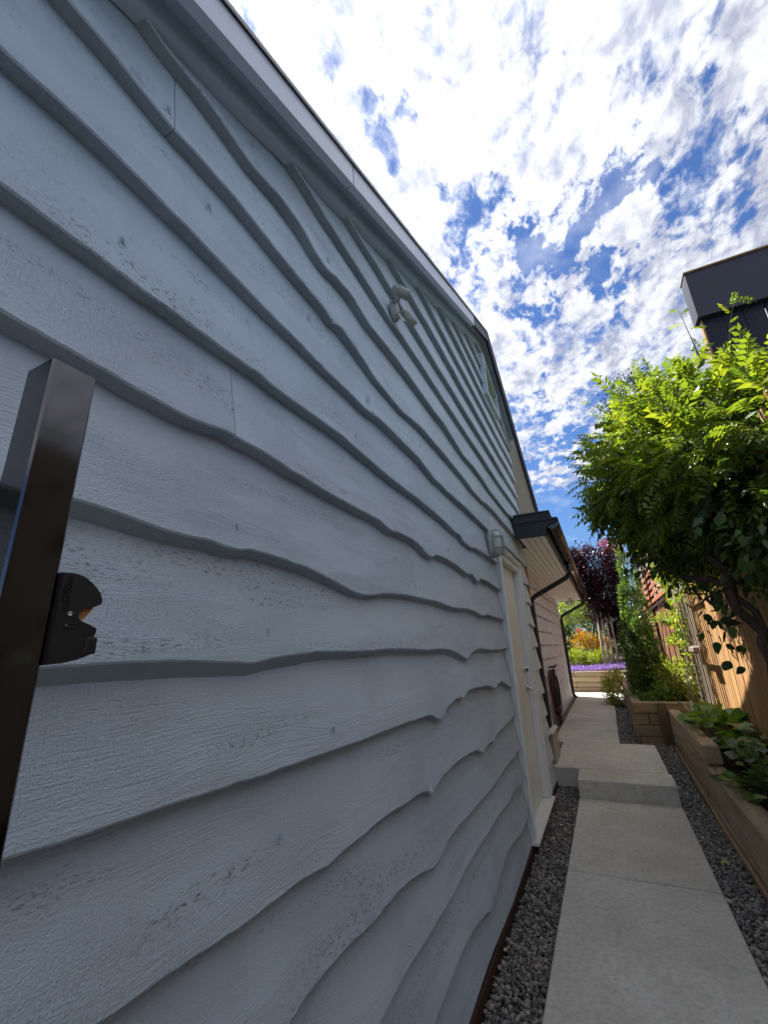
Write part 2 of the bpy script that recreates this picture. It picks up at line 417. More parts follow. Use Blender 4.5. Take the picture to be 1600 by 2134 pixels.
class B:
    """collects verts and faces"""
    def __init__(s):
        s.v, s.f = [], []

    def add(s, V, F):
        k = len(s.v)
        s.v += [tuple(v) for v in V]
        s.f += [tuple(i + k for i in f) for f in F]
        return s

    def box(s, x0, x1, y0, y1, z0, z1):
        V = [(x, y, z) for x in (x0, x1) for y in (y0, y1) for z in (z0, z1)]
        return s.add(V, [(0, 1, 3, 2), (4, 6, 7, 5), (0, 4, 5, 1), (2, 3, 7, 6), (0, 2, 6, 4), (1, 5, 7, 3)])

    def cbox(s, x0, x1, y0, y1, z0, z1, c=0.004):
        """box with chamfered edges"""
        cx, cy, cz = (x0 + x1) / 2, (y0 + y1) / 2, (z0 + z1) / 2
        hx, hy, hz = abs(x1 - x0) / 2, abs(y1 - y0) / 2, abs(z1 - z0) / 2
        c = min(c, hx * .9, hy * .9, hz * .9)
        V, idx = [], {}
        for a in (-1, 1):
            for b in (-1, 1):
                for d in (-1, 1):
                    for k in range(3):
                        p = [a * (hx - c), b * (hy - c), d * (hz - c)]
                        p[k] += (a, b, d)[k] * c
                        idx[a, b, d, k] = len(V)
                        V.append((cx + p[0], cy + p[1], cz + p[2]))
        F = []
        for k in range(3):
            o1, o2 = [(1, 2), (2, 0), (0, 1)][k]
            for sg in (-1, 1):
                q = []
                for u, w in ((-1, -1), (1, -1), (1, 1), (-1, 1)):
                    t = [0, 0, 0]; t[k] = sg; t[o1] = u; t[o2] = w
                    q.append(idx[t[0], t[1], t[2], k])
                F.append(tuple(q) if sg > 0 else tuple(reversed(q)))
        for k in range(3):
            o1, o2 = [(1, 2), (2, 0), (0, 1)][k]
            for u in (-1, 1):
                for w in (-1, 1):
                    t0 = [0, 0, 0]; t0[k] = -1; t0[o1] = u; t0[o2] = w
                    t1 = list(t0); t1[k] = 1
                    q = [idx[(*t0, o1)], idx[(*t1, o1)], idx[(*t1, o2)], idx[(*t0, o2)]]
                    F.append(tuple(q) if u * w < 0 else tuple(reversed(q)))
        for a in (-1, 1):
            for b in (-1, 1):
                for d in (-1, 1):
                    q = (idx[a, b, d, 0], idx[a, b, d, 1], idx[a, b, d, 2])
                    F.append(q if a * b * d > 0 else q[::-1])
        return s.add(V, F)

    def prism(s, poly, axis, a, b):
        """polygon in the two other axes, extruded a..b"""
        def put(p, t):
            return {'x': (t, p[0], p[1]), 'y': (p[0], t, p[1]), 'z': (p[0], p[1], t)}[axis]
        n = len(poly)
        V = [put(p, a) for p in poly] + [put(p, b) for p in poly]
        F = [tuple(range(n))[::-1], tuple(range(n, 2 * n))]
        F += [(i, (i + 1) % n, (i + 1) % n + n, i + n) for i in range(n)]
        return s.add(V, F)

    def tube(s, pts, r, k=8, cap=True):
        pts = [Vector(p) for p in pts]
        rs = r if isinstance(r, (list, tuple)) else [r] * len(pts)
        up = Vector((0.31, 0.17, 0.93)).normalized()
        rings = []
        for i, p in enumerate(pts):
            d = (pts[min(i + 1, len(pts) - 1)] - pts[max(i - 1, 0)]).normalized()
            a = d.cross(up)
            if a.length < 0.05:
                a = d.cross(Vector((1, 0, 0)))
            a.normalize()
            bb = d.cross(a)
            rings.append([p + (a * math.cos(2 * PI * j / k) + bb * math.sin(2 * PI * j / k)) * rs[i] for j in range(k)])
        V = [v for ring in rings for v in ring]
        F = [(i * k + j, i * k + (j + 1) % k, (i + 1) * k + (j + 1) % k, (i + 1) * k + j) for i in range(len(pts) - 1) for j in range(k)]
        if cap:
            F += [tuple(range(k))[::-1], tuple(range((len(pts) - 1) * k, len(pts) * k))]
        return s.add(V, F)

    def lathe(s, prof, origin, axis, k=20, sx=1.0):
        """profile (radius, height) turned about axis through origin"""
        ax = Vector(axis).normalized()
        q = ax.to_track_quat('Z', 'Y').to_matrix()
        V, n = [], len(prof)
        for (r, h) in prof:
            for j in range(k):
                a = 2 * PI * j / k
                V.append(Vector(origin) + q @ Vector((r * math.cos(a) * sx, r * math.sin(a), h)))
        F = [(i * k + j, i * k + (j + 1) % k, (i + 1) * k + (j + 1) % k, (i + 1) * k + j) for i in range(n - 1) for j in range(k)]
        F += [tuple(range(k))[::-1], tuple(range((n - 1) * k, n * k))]
        return s.add(V, F)

    def out(s, name, mat, parent, smooth=False, label=None):
        return part(name, s.v, s.f, mat, parent, smooth, label)


def struct(name, b, mat):
    o = b.out(name, mat, None)
    o['kind'] = 'structure'
    return o


def fast_mesh(name, V, tris, vals, mat, smooth=False):
    """numpy triangles with a per-face attribute v"""
    me = bpy.data.meshes.new(name)
    n = len(tris)
    me.vertices.add(len(V))
    me.vertices.foreach_set('co', np.ascontiguousarray(V, dtype=np.float32).ravel())
    me.loops.add(n * 3)
    me.loops.foreach_set('vertex_index', np.ascontiguousarray(tris, dtype=np.int32).ravel())
    me.polygons.add(n)
    me.polygons.foreach_set('loop_start', np.arange(0, n * 3, 3, dtype=np.int32))
    me.polygons.foreach_set('loop_total', np.full(n, 3, dtype=np.int32))
    me.update(calc_edges=True)
    at = me.attributes.new('v', 'FLOAT', 'FACE')
    at.data.foreach_set('value', np.ascontiguousarray(vals, dtype=np.float32))
    me.materials.append(MAT[mat])
    if smooth:
        me.polygons.foreach_set('use_smooth', np.ones(n, dtype=bool))
    me.validate()
    return me


def scatter(bv, bt, Pn, R, S, vals):
    """merge copies of (bv, bt) at points Pn with rotations R and scales S"""
    n, m = len(Pn), len(bv)
    if np.ndim(S) == 1:
        S = np.repeat(np.asarray(S)[:, None], 3, 1)
    V = np.einsum('nij,nmj->nmi', R, bv[None] * S[:, None, :]) + Pn[:, None, :]
    tr = bt[None] + (np.arange(n) * m)[:, None, None]
    return V.reshape(-1, 3), tr.reshape(-1, 3), np.repeat(vals, len(bt))


def frames(axis, nrm):
    """rotation matrices whose Y column is axis and Z column close to nrm"""
    y = axis / np.linalg.norm(axis, axis=1, keepdims=True)
    x = np.cross(y, nrm)
    l = np.linalg.norm(x, axis=1, keepdims=True)
    x = np.where(l < 1e-4, np.array([[1.0, 0, 0]]), x / np.maximum(l, 1e-6))
    z = np.cross(x, y)
    return np.stack([x, y, z], axis=2)


LEAF_V = np.array([(0, 0, 0), (-.24, .38, .06), (.24, .38, .06), (0, 1, -.06), (0, .42, -.03)], float)
LEAF_T = np.array([(0, 4, 1), (0, 2, 4), (1, 4, 3), (4, 2, 3)])


_a = [(0, 0), (.22, .10), (.36, .32), (.33, .56), (.18, .82), (0, 1.0)]
LEAFR_V = np.array([(0, 0, 0), (0, .35, -.05), (0, .68, -.06), (0, 1, -.12)] + [(x, y, .05 - .1 * y * y) for x, y in _a[1:5]] + [(-x, y, .05 - .1 * y * y) for x, y in _a[1:5]], float)
LEAFR_T = np.array([(0, 4, 1), (4, 5, 1), (5, 6, 1), (6, 2, 1), (6, 7, 2), (7, 3, 2)] + [(0, 1, 8), (8, 1, 9), (9, 1, 10), (10, 1, 2), (10, 2, 11), (11, 2, 3)])


def compound(pairs=5, length=1.0, leaf=0.30):
    """pinnate leaf: a drooping rachis with paired leaflets"""
    V, Tt = [], []
    pts = [(0, length * t, -0.28 * t * t * length) for t in np.linspace(0, 1, 5)]
    for a, b2 in zip(pts[:-1], pts[1:]):
        k = len(V)
        V += [(a[0] - .006, a[1], a[2]), (a[0] + .006, a[1], a[2]), (b2[0] - .004, b2[1], b2[2]), (b2[0] + .004, b2[1], b2[2])]
        Tt += [(k, k + 1, k + 3), (k, k + 3, k + 2)]
    spots = [(t, sgn) for t in np.linspace(0.22, 0.9, pairs) for sgn in (-1, 1)] + [(1.0, 0)]
    for t, sgn in spots:
        o = np.array([0, length * t, -0.28 * t * t * length])
        ang = 1.0 * sgn
        d = np.array([math.sin(ang), math.cos(ang), -0.30 - 0.25 * t])
        R = frames(d[None], np.array([[0.12 * sgn, 0, 1.0]]))[0]
        L = leaf * (1.0 - 0.35 * abs(t - 0.5))
        k = len(V)
        V += [tuple(o + R @ (q * L)) for q in LEAF_V]
        Tt += [tuple(i + k for i in tri) for tri in LEAF_T.tolist()]
    return np.array(V), np.array(Tt)


def blob_points(blobs, n, clumps=60, spread=0.18, shell=0.25):
    """points on clumpy shells of ellipsoids: (centre, radii, weight)"""
    w = np.array([b[2] for b in blobs], float)
    w /= w.sum()
    Ps, Ns = [], []
    for (c, r, _), wi in zip(blobs, w):
        c, r = np.array(c, float), np.array(r, float)
        k = max(4, int(clumps * wi))
        d = rng.normal(size=(k, 3))
        d /= np.linalg.norm(d, axis=1, keepdims=True)
        cc = d * (1 - np.abs(rng.normal(size=(k, 1))) * shell)
        cnt = int(n * wi)
        ci = rng.integers(0, k, cnt)
        q = cc[ci] + rng.normal(size=(cnt, 3)) * spread
        Ps.append(c + q * r)
        nn = q / np.maximum(np.linalg.norm(q, axis=1, keepdims=True), 1e-5)
        Ns.append(nn)
    return np.concatenate(Ps), np.concatenate(Ns)


def foliage(name, mat, parent, blobs, n, size, clumps=60, spread=0.18, shell=0.25, droop=0.2, up=0.0, base=None, outward=0.8, rnd=0.8):
    bv, bt = base if base is not None else (LEAF_V, LEAF_T)
    Pn, Nn = blob_points(blobs, n, clumps, spread, shell)
    k = len(Pn)
    ax = Nn * outward + rng.normal(size=(k, 3)) * rnd * 0.6
    ax[:, 2] += up - droop
    nr = rng.normal(size=(k, 3)) * 0.45 + np.array([0, 0, 1.0])
    R = frames(ax, nr)
    S = size * rng.uniform(0.6, 1.25, k)
    V, tr, vv = scatter(bv, bt, Pn, R, S, np.clip(rng.normal(0.5, 0.25, k), 0, 1))
    o = link(name, fast_mesh(name, V, tr, vv, mat), parent)
    return o


def leaf_parts(parent, mat, base, Pn, ax, nr, size, name='leaf', protos=5):
    """single leaves as parts: a few shared meshes, one object per leaf"""
    bv, bt = base
    pm = []
    for i in range(protos):
        vv = np.full(len(bt), (i + 0.5) / protos) + rng.normal(0, .05, len(bt))
        jig = bv * (1 + rng.normal(0, 0.06, bv.shape))
        pm.append(fast_mesh(name, jig, bt, np.clip(vv, 0, 1), mat))
    R = frames(ax, nr)
    inv = Matrix.Translation(-parent.location)
    for i in range(len(Pn)):
        o = bpy.data.objects.new(name, pm[i % protos])
        s = size * rng.uniform(0.7, 1.25)
        mw = Matrix(R[i].tolist()).to_4x4() @ Matrix.Scale(s, 4)
        mw.translation = Pn[i].tolist()
        o.parent = parent
        o.matrix_parent_inverse = inv
        o.matrix_basis = mw
        COL.objects.link(o)

# traced live edges of the siding courses: (distance along wall, height) in metres
EDGES = {
    0: [(2.039, 0.026), (2.250, 0.034), (2.413, 0.038), (2.931, 0.016), (3.615, 0.033)],
    1: [(1.699, 0.220), (1.772, 0.225), (1.869, 0.233), (2.005, 0.245), (2.143, 0.243), (2.276, 0.222), (2.400, 0.200), (2.484, 0.173), (2.565, 0.189), (2.695, 0.217), (2.813, 0.247), (2.983, 0.254), (3.202, 0.230), (3.358, 0.202), (3.568, 0.213), (3.662, 0.220)],
    2: [(1.328, 0.433), (1.479, 0.448), (1.613, 0.445), (1.726, 0.446), (1.994, 0.449), (2.078, 0.460), (2.340, 0.470), (2.549, 0.464), (2.779, 0.467), (2.950, 0.465), (3.085, 0.447), (3.177, 0.466), (3.342, 0.459), (3.520, 0.443)],
    3: [(0.943, 0.654), (0.988, 0.668), (1.119, 0.669), (1.176, 0.668), (1.315, 0.654), (1.382, 0.659), (1.467, 0.657), (1.538, 0.652), (1.640, 0.637), (1.787, 0.604), (1.858, 0.608), (1.921, 0.625), (1.960, 0.635), (2.087, 0.637), (2.318, 0.629), (2.608, 0.627), (2.780, 0.624), (3.059, 0.639), (3.301, 0.643), (3.396, 0.626), (3.521, 0.643), (3.662, 0.641)],
    4: [(0.519, 0.897), (0.672, 0.890), (0.728, 0.885), (0.800, 0.881), (0.875, 0.881), (0.925, 0.883), (0.983, 0.882), (1.080, 0.868), (1.144, 0.874), (1.260, 0.875), (1.384, 0.879), (1.453, 0.877), (1.569, 0.866), (1.644, 0.869), (1.714, 0.863), (1.787, 0.844), (1.808, 0.818), (1.835, 0.842), (1.953, 0.863), (2.162, 0.873), (2.366, 0.867), (2.521, 0.850), (2.612, 0.819), (2.710, 0.836), (2.831, 0.837), (2.885, 0.817), (2.926, 0.844), (3.043, 0.855), (3.196, 0.857), (3.461, 0.870), (3.600, 0.877)],
    5: [(0.359, 1.138), (0.418, 1.136), (0.448, 1.133), (0.483, 1.134), (0.555, 1.131), (0.658, 1.129), (0.754, 1.126), (0.864, 1.121), (1.047, 1.119), (1.253, 1.114), (1.427, 1.115), (1.606, 1.114), (1.843, 1.108), (1.956, 1.074), (2.017, 1.083), (2.051, 1.109), (2.206, 1.133), (2.287, 1.132), (2.343, 1.119), (2.374, 1.132), (2.427, 1.151), (2.575, 1.151), (2.884, 1.142), (3.099, 1.105), (3.156, 1.127), (3.305, 1.138), (3.474, 1.103), (3.602, 1.070)],
    6: [(0.362, 1.358), (0.419, 1.360), (0.483, 1.361), (0.584, 1.360), (0.701, 1.354), (0.780, 1.348), (0.819, 1.354), (0.871, 1.361), (0.955, 1.365), (1.067, 1.370), (1.317, 1.367), (1.488, 1.373), (1.692, 1.369), (1.897, 1.363), (2.014, 1.368), (2.157, 1.364), (2.314, 1.346), (2.414, 1.322), (2.494, 1.307), (2.564, 1.331), (2.682, 1.356), (2.801, 1.363), (3.100, 1.351), (3.417, 1.350), (3.643, 1.359)],
    7: [(0.360, 1.606), (0.433, 1.602), (0.502, 1.595), (0.554, 1.592), (0.627, 1.596), (0.669, 1.593), (0.705, 1.591), (0.751, 1.600), (0.837, 1.599), (0.955, 1.593), (1.066, 1.579), (1.223, 1.552), (1.294, 1.549), (1.372, 1.555), (1.471, 1.572), (1.690, 1.585), (1.810, 1.586), (2.046, 1.589), (2.300, 1.577), (2.590, 1.592), (2.754, 1.588), (2.958, 1.570), (3.075, 1.586), (3.333, 1.583), (3.648, 1.577)],
    8: [(0.215, 1.851), (0.257, 1.850), (0.313, 1.848), (0.368, 1.848), (0.436, 1.845), (0.537, 1.842), (0.591, 1.850), (0.668, 1.865), (0.676, 1.858), (0.759, 1.862), (0.873, 1.855), (0.964, 1.852), (1.066, 1.847), (1.258, 1.848), (1.434, 1.849), (1.542, 1.832), (1.644, 1.843), (1.779, 1.845), (1.891, 1.828), (1.945, 1.808), (2.011, 1.803), (2.088, 1.829), (2.248, 1.839), (2.470, 1.831), (2.670, 1.811), (2.792, 1.828), (2.924, 1.787), (2.979, 1.824), (3.227, 1.834), (3.604, 1.815)],
    9: [(0.174, 2.060), (0.281, 2.059), (0.333, 2.064), (0.417, 2.063), (0.495, 2.067), (0.551, 2.069), (0.672, 2.074), (0.714, 2.074), (0.743, 2.084), (0.797, 2.075), (0.834, 2.076), (0.981, 2.082), (1.159, 2.091), (1.567, 2.071), (1.897, 2.073), (2.223, 2.064), (2.487, 2.041), (2.592, 2.049), (2.636, 2.021), (2.827, 2.012), (2.936, 2.033), (3.382, 2.050), (3.623, 2.044)],
    10: [(0.126, 2.303), (0.163, 2.305), (0.237, 2.315), (0.322, 2.318), (0.387, 2.317), (0.523, 2.315), (0.614, 2.310), (0.757, 2.303), (0.927, 2.302), (1.083, 2.295), (1.251, 2.299), (1.335, 2.292), (1.401, 2.303), (1.473, 2.315), (1.640, 2.315), (1.940, 2.312), (2.169, 2.276), (2.296, 2.284), (2.366, 2.277), (2.847, 2.291), (3.502, 2.286)],
    11: [(0.187, 2.560), (0.252, 2.563), (0.354, 2.554), (0.412, 2.551), (0.476, 2.560), (0.628, 2.570), (0.753, 2.560), (0.888, 2.553), (1.065, 2.552), (1.106, 2.531), (1.168, 2.559), (1.347, 2.528), (1.455, 2.498), (1.729, 2.487), (1.979, 2.527), (2.387, 2.531), (2.870, 2.523), (3.059, 2.504), (3.392, 2.511), (3.539, 2.538)],
    12: [(0.285, 2.776), (0.364, 2.765), (0.475, 2.775), (0.542, 2.773), (0.661, 2.758), (0.797, 2.791), (0.913, 2.786), (0.995, 2.753), (1.064, 2.743), (1.129, 2.771), (1.257, 2.787), (1.404, 2.758), (1.677, 2.776), (1.979, 2.773), (2.220, 2.767), (2.450, 2.776), (2.904, 2.727), (3.185, 2.750), (3.500, 2.745), (3.758, 2.718), (4.137, 2.729), (4.550, 2.727), (4.943, 2.765)],
    13: [(0.795, 3.025), (0.923, 3.021), (1.085, 3.010), (1.176, 3.003), (1.359, 2.998), (1.644, 2.992), (1.796, 3.003), (4.169, 2.981), (4.534, 2.986), (5.352, 3.010)],
    14: [(4.810, 3.207), (5.341, 3.217)],
}

# ================================================================== GROUND
b = B()
b.add([(-300, -200, -0.25), (300, -200, -0.25), (300, 600, -0.25), (-300, 600, -0.25)], [(0, 1, 2, 3)])
struct('ground', b, 'ground')

path = thing('path', None, None, (0.6, 3.0, 0))
path['kind'] = 'structure'
SLABS = [(0.235, 1.055, -2.6, 1.05, -0.14, 0.0), (0.235, 1.055, 1.058, 3.479, -0.14, 0.0), (0.235, 1.055, 3.500, 4.985, -0.14, 0.0),
         (0.240, 1.053, 4.99, 5.415, -0.14, 0.150), (-0.02, 1.035, 5.421, 6.79, -0.1, 0.150), (-0.145, 0.650, 6.797, 9.2, -0.1, 0.150),
         (-0.148, 0.655, 9.206, 12.48, -0.1, 0.152), (-0.62, 0.86, 12.487, 13.58, -0.1, 0.152)]
for i, (x0, x1, y0, y1, z0, z1) in enumerate(SLABS):
    b = B().cbox(x0, x1, y0, y1, z0, z1, 0.007)
    b.out('slab', 'concrete', path)

# beds under the pebbles
b = B()
b.box(-0.03, 0.24, -2.6, 5.42, -0.2, -0.045)
b.box(1.05, 1.30, -2.6, 5.6, -0.2, -0.030)
b.add([(1.03, 5.3, -0.03), (1.30, 5.3, -0.03), (1.30, 7.12, 0.085), (1.03, 7.12, 0.085)], [(0, 1, 2, 3)])
b.box(0.64, 1.30, 6.80, 7.12, -0.1, 0.084)
b.box(0.64, 0.90, 6.80, 12.5, -0.1, 0.088)
b.box(-0.30, -0.14, 5.5, 12.5, -0.1, 0.095)
struct('gravel_bed', b, 'gravelbed')

# pebbles
ph = (1 + 5 ** .5) / 2
IV = np.array([(-1, ph, 0), (1, ph, 0), (-1, -ph, 0), (1, -ph, 0), (0, -1, ph), (0, 1, ph), (0, -1, -ph), (0, 1, -ph), (ph, 0, -1), (ph, 0, 1), (-ph, 0, -1), (-ph, 0, 1)], float)
IV /= np.linalg.norm(IV[0])
IT = np.array([(0, 11, 5), (0, 5, 1), (0, 1, 7), (0, 7, 10), (0, 10, 11), (1, 5, 9), (5, 11, 4), (11, 10, 2), (10, 7, 6), (7, 1, 8),
               (3, 9, 4), (3, 4, 2), (3, 2, 6), (3, 6, 8), (3, 8, 9), (4, 9, 5), (2, 4, 11), (6, 2, 10), (8, 6, 7), (9, 8, 1)])


def pebbles(x0, x1, y0, y1, zf, dens, size):
    n = int((x1 - x0) * (y1 - y0) * dens)
    Pn = np.stack([rng.uniform(x0, x1, n), rng.uniform(y0, y1, n), np.zeros(n)], 1)
    S = size * rng.lognormal(0, 0.28, n)[:, None] * np.stack([rng.uniform(0.75, 1.25, n), rng.uniform(0.75, 1.25, n), rng.uniform(0.5, 0.85, n)], 1)
    Pn[:, 2] = zf(Pn[:, 1]) + rng.uniform(-0.010, 0.012, n)
    a = rng.uniform(0, 2 * PI, n)
    ax = np.stack([np.cos(a), np.sin(a), rng.normal(0, .35, n)], 1)
    nr = np.stack([rng.normal(0, .4, n), rng.normal(0, .4, n), np.ones(n)], 1)
    R = frames(ax, nr)
    return Pn, R, S, np.clip(rng.beta(1.1, 1.5, n), 0, 1)


sets = [pebbles(0.012, 0.228, 1.3, 3.4, lambda y: -0.034 + 0 * y, 11500, 0.0082), pebbles(0.012, 0.228, 3.4, 5.42, lambda y: -0.034 + 0 * y, 9500, 0.0088),
        pebbles(1.062, 1.243, 1.6, 5.4, lambda y: -0.018 + 0 * y, 10500, 0.0088), pebbles(1.062, 1.243, 5.4, 7.1, lambda y: -0.018 + (y - 5.4) * 0.066, 8500, 0.0098),
        pebbles(0.655, 1.05, 6.80, 7.1, lambda y: 0.095 + 0 * y, 8000, 0.0098), pebbles(0.655, 0.885, 7.1, 12.4, lambda y: 0.098 + 0 * y, 4200, 0.0120),
        pebbles(-0.24, -0.15, 5.5, 12.4, lambda y: 0.106 + 0 * y, 5200, 0.0115), pebbles(0.012, 0.228, -1.5, 1.3, lambda y: -0.034 + 0 * y, 2500, 0.0105),
        pebbles(1.062, 1.243, -1.5, 1.6, lambda y: -0.018 + 0 * y, 2500, 0.0105)]
Pn, R, S, vv = (np.concatenate([q[i] for q in sets]) for i in range(4))
V, tr, vals = scatter(IV, IT, Pn, R, S, vv)
o = link('gravel', fast_mesh('gravel', V, tr, vals, 'stone', True))
tag(o, 'dark river pebbles with a few pale ones filling the strips beside the concrete path', 'gravel', kind='stuff')

# ================================================================== HOUSE
house = thing('house', 'grey blue house with wavy live edge lap siding, a cream door and dark eaves', 'house', (-2.0, 2.0, 0))
PK = 4.15                                   # ridge position along the wall
def rake(c, y):
    return c + 0.48 * (PK - abs(y - PK))
def rpoly(c0, c1, y0, y1):
    ys = [y0] + ([PK] if y0 < PK < y1 else []) + [y1]
    return [(y, rake(c0, y)) for y in ys] + [(y, rake(c1, y)) for y in reversed(ys)]

# wall behind the boards, with the door opening
b = B()
b.prism([(-1.2, -0.1), (3.70, -0.1), (3.70, rake(2.70, 3.70)), (-1.2, rake(2.70, -1.2))], 'x', -0.16, -0.054)
b.prism([(3.702, 2.165), (4.738, 2.165), (4.738, rake(2.70, 4.738)), (PK, rake(2.70, PK)), (3.702, rake(2.70, 3.702))], 'x', -0.16, -0.054)
b.prism([(4.74, -0.1), (5.47, -0.1), (5.47, rake(2.70, 5.47)), (4.74, rake(2.70, 4.74))], 'x', -0.30, -0.054)
b.prism([(-1.2, -0.1), (5.46, -0.1), (5.46, rake(2.69, 5.46)), (PK, rake(2.69, PK)), (-1.2, rake(2.69, -1.2))], 'x', -6.0, -0.17)
b.box(-6.0, -0.305, 5.48, 12.60, -0.1, 2.50)
b.out('wall', 'siding', house)

TH = 0.042
EZ = {}
NOM = [0.028, 0.222, 0.457, 0.640, 0.868, 1.125, 1.355, 1.588, 1.842, 2.062, 2.303, 2.545, 2.765, 3.000, 3.212, 3.440, 3.665, 3.890, 4.110, 4.330, 4.550, 4.76]


def wave(n, y, amp, seed, sharp=1.0):
    r = np.random.default_rng(seed)
    z = np.zeros(n)
    for f, a in ((1.1, 0.5), (2.7, 0.35), (5.3, 0.25), (11.0, 0.16)):
        z += a * np.sin(y * f * (0.8 + 0.4 * r.random()) * 2 + r.random() * 6.28)
    cusp = np.zeros(n)
    for _ in range(3):
        c0 = r.uniform(y.min(), y.max())
        cusp -= np.exp(-np.abs(y - c0) / 0.07) * r.uniform(0.3, 1.0)
    return amp * (z + cusp * 0.9 * sharp)


def edge_z(i, y):
    pts = EDGES.get(i)
    n = len(y)
    jag = np.random.default_rng(100 + i).normal(0, 1, n)
    jag = np.convolve(jag, np.ones(3) / 3, 'same') * 0.0011
    if pts is None:
        return NOM[i] + wave(n, y, 0.010, 50 + i) + jag
    P0 = np.array(pts)
    z = np.interp(y, P0[:, 0], P0[:, 1])
    z = np.convolve(np.pad(z, 2, 'edge'), np.array([1, 2, 3, 2, 1]) / 9, 'valid')
    lo, hi = P0[0, 0], P0[-1, 0]
    wv = NOM[i] + wave(n, y, 0.012, 50 + i)
    k = np.clip((y - hi) / 0.25, 0, 1) if i < 13 else np.clip((y - 5.3) / 0.2, 0, 1)
    z = z * (1 - k) + wv * k
    if i == 13:
        z = z + wave(n, y, 0.006, 63)
    k = np.clip((lo - y) / 0.4, 0, 1)
    z = z * (1 - k) + (NOM[i] + (wave(n, y, 0.008, 90 + i))) * k
    return z + jag


KNOTS = [(0.399, 2.585, 0.018), (0.549, 2.46, 0.02), (1.079, 2.8, 0.02), (1.376, 2.345, 0.032), (0.985, 2.461, 0.014), (1.707, 2.83, 0.02), (0.703, 1.638, 0.016), (1.102, 1.158, 0.018), (0.829, 1.418, 0.01), (1.276, 2.136, 0.012), (1.988, 2.41, 0.014), (2.32, 1.9, 0.018), (1.62, 0.7, 0.016), (0.675, 2.88, 0.014), (0.36, 2.14, 0.012), (0.9, 0.98, 0.014), (2.1, 1.47, 0.014)]
DROP = {0: .004, 1: .006, 2: .006, 3: .006, 4: .008, 5: .012, 6: .031, 7: .017, 8: .010, 9: .004, 10: .002, 11: .002}


def board(parent, i, y0, y1, ez, top, xoff=0.0, step=0.012, name='siding_board', seed=0):
    n = max(3, int((y1 - y0) / step))
    y = np.linspace(y0, y1, n)
    e = ez(y)
    tp = top(y)
    r = np.random.default_rng(400 + i + seed)
    drop = DROP.get(i, 0.002) * (0.85 + 0.35 * np.sin(y * 3.1 + i)) + 0.003 * np.abs(np.sin(y * 9 + i * 2))
    skew = r.uniform(-0.0015, 0.0015)
    bow = 0.0012 * np.sin(y * 1.7 + i)
    fx = xoff + skew + bow
    rows = [(xoff - TH + 0 * y, e - drop), (fx - 0.0035, e + 0.0), (fx, e + 0.004)]
    for t in (0.16, 0.4, 0.7, 1.0):
        zz = e + 0.004 + (tp - e - 0.004) * t
        rows.append((fx * (1 - t) + (xoff - TH - 0.0015) * t + 0.0006 * np.sin(y * 5 + t * 9 + i), zz))
    rows.append((xoff - TH - 0.02 + 0 * y, tp))
    rows.append((xoff - TH - 0.02 + 0 * y, e - drop + 0.02))
    m = len(rows)
    V = [(rx[j], y[j], rz[j]) for j in range(n) for rx, rz in rows]
    F = [(j * m + k, j * m + (k + 1) % m, (j + 1) * m + (k + 1) % m, (j + 1) * m + k) for j in range(n - 1) for k in range(m)]
    F += [tuple(range(m))[::-1], tuple(range((n - 1) * m, n * m))]
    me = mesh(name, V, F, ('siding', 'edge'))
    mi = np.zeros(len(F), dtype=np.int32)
    mi[:(n - 1) * m:m] = 1  # undersides take the shade-toned copy of the paint
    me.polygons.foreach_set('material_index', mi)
    o = link(name, me, parent)
    return o


DOOR0, DOOR1 = 3.690, 4.752
for i in range(len(NOM) - 1):
    nx = NOM[i + 1] + 0.055
    lim = lambda yy: rake(2.66, yy)
    # where the course meets the sloping frieze
    spans = []
    yy = np.linspace(-1.2, 5.62, 683)
    ok = np.array([NOM[i] < rake(2.665, v) for v in yy])
    if not ok.any():
        continue
    a0, a1 = yy[ok][0], yy[ok][-1]
    r = random.Random(i)
    a1 = min(a1, (5.475 if i < 10 else 5.60) + r.uniform(-0.02, 0.02))
    cuts = {7: [1.79], 8: [0.675], 3: [0.2], 4: [-0.1], 5: [-0.3], 11: [0.42], 10: [2.9], 13: [2.7], 15: [3.3], 2: [0.8]}.get(i, [])
    segs = []
    pts_ = [a0] + cuts + [a1]
    for s0, s1 in zip(pts_[:-1], pts_[1:]):
        segs.append((s0 + 0.0012, s1 - 0.0012))
    fin = []
    for s0, s1 in segs:
        if NOM[i] < 2.15 and s0 < DOOR0 < s1:
            if i == 9:
                fin.append((s0, s1))       # handled by the top trim below
            else:
                fin.append((s0, DOOR0))
                fin.append((DOOR1, s1))
        else:
            fin.append((s0, s1))
    top = lambda y, nx=nx: np.minimum(nx, np.array([rake(2.685, v) for v in y]))
    for s0, s1 in fin:
        if i == 9:
            # the course cut round the head of the door
            board(house, i, s0, DOOR0, lambda y, i=i: edge_z(i, y), top)
            board(house, i, DOOR0 + 0.001, DOOR1 - 0.001, lambda y, i=i: np.maximum(edge_z(i, y), 2.205), top)
            board(house, i, DOOR1, s1, lambda y, i=i: edge_z(i, y), top)
        else:
            board(house, i, s0, s1, lambda y, i=i: edge_z(i, y), top)

# painted nail heads along the foot of each course
nv = B()
for i in range(0, 18):
    yy = -0.3 + (i % 3) * 0.11
    while yy < 5.45:
        if (NOM[i] > 2.1 or not (DOOR0 - .03 < yy < DOOR1 + .03)) and NOM[i] < rake(2.55, yy):
            zz = float(edge_z(i, np.array([yy - .01, yy, yy + .01]))[1]) + 0.045
            nv.lathe([(0.0045, 0), (0.0040, 0.0015), (0.0015, 0.0022)], (-0.0085, yy, zz), (1, 0, 0), 7)
        yy += 0.406
nh = nv.out('nail_heads', 'siding', house)
nh['kind'] = 'stuff'

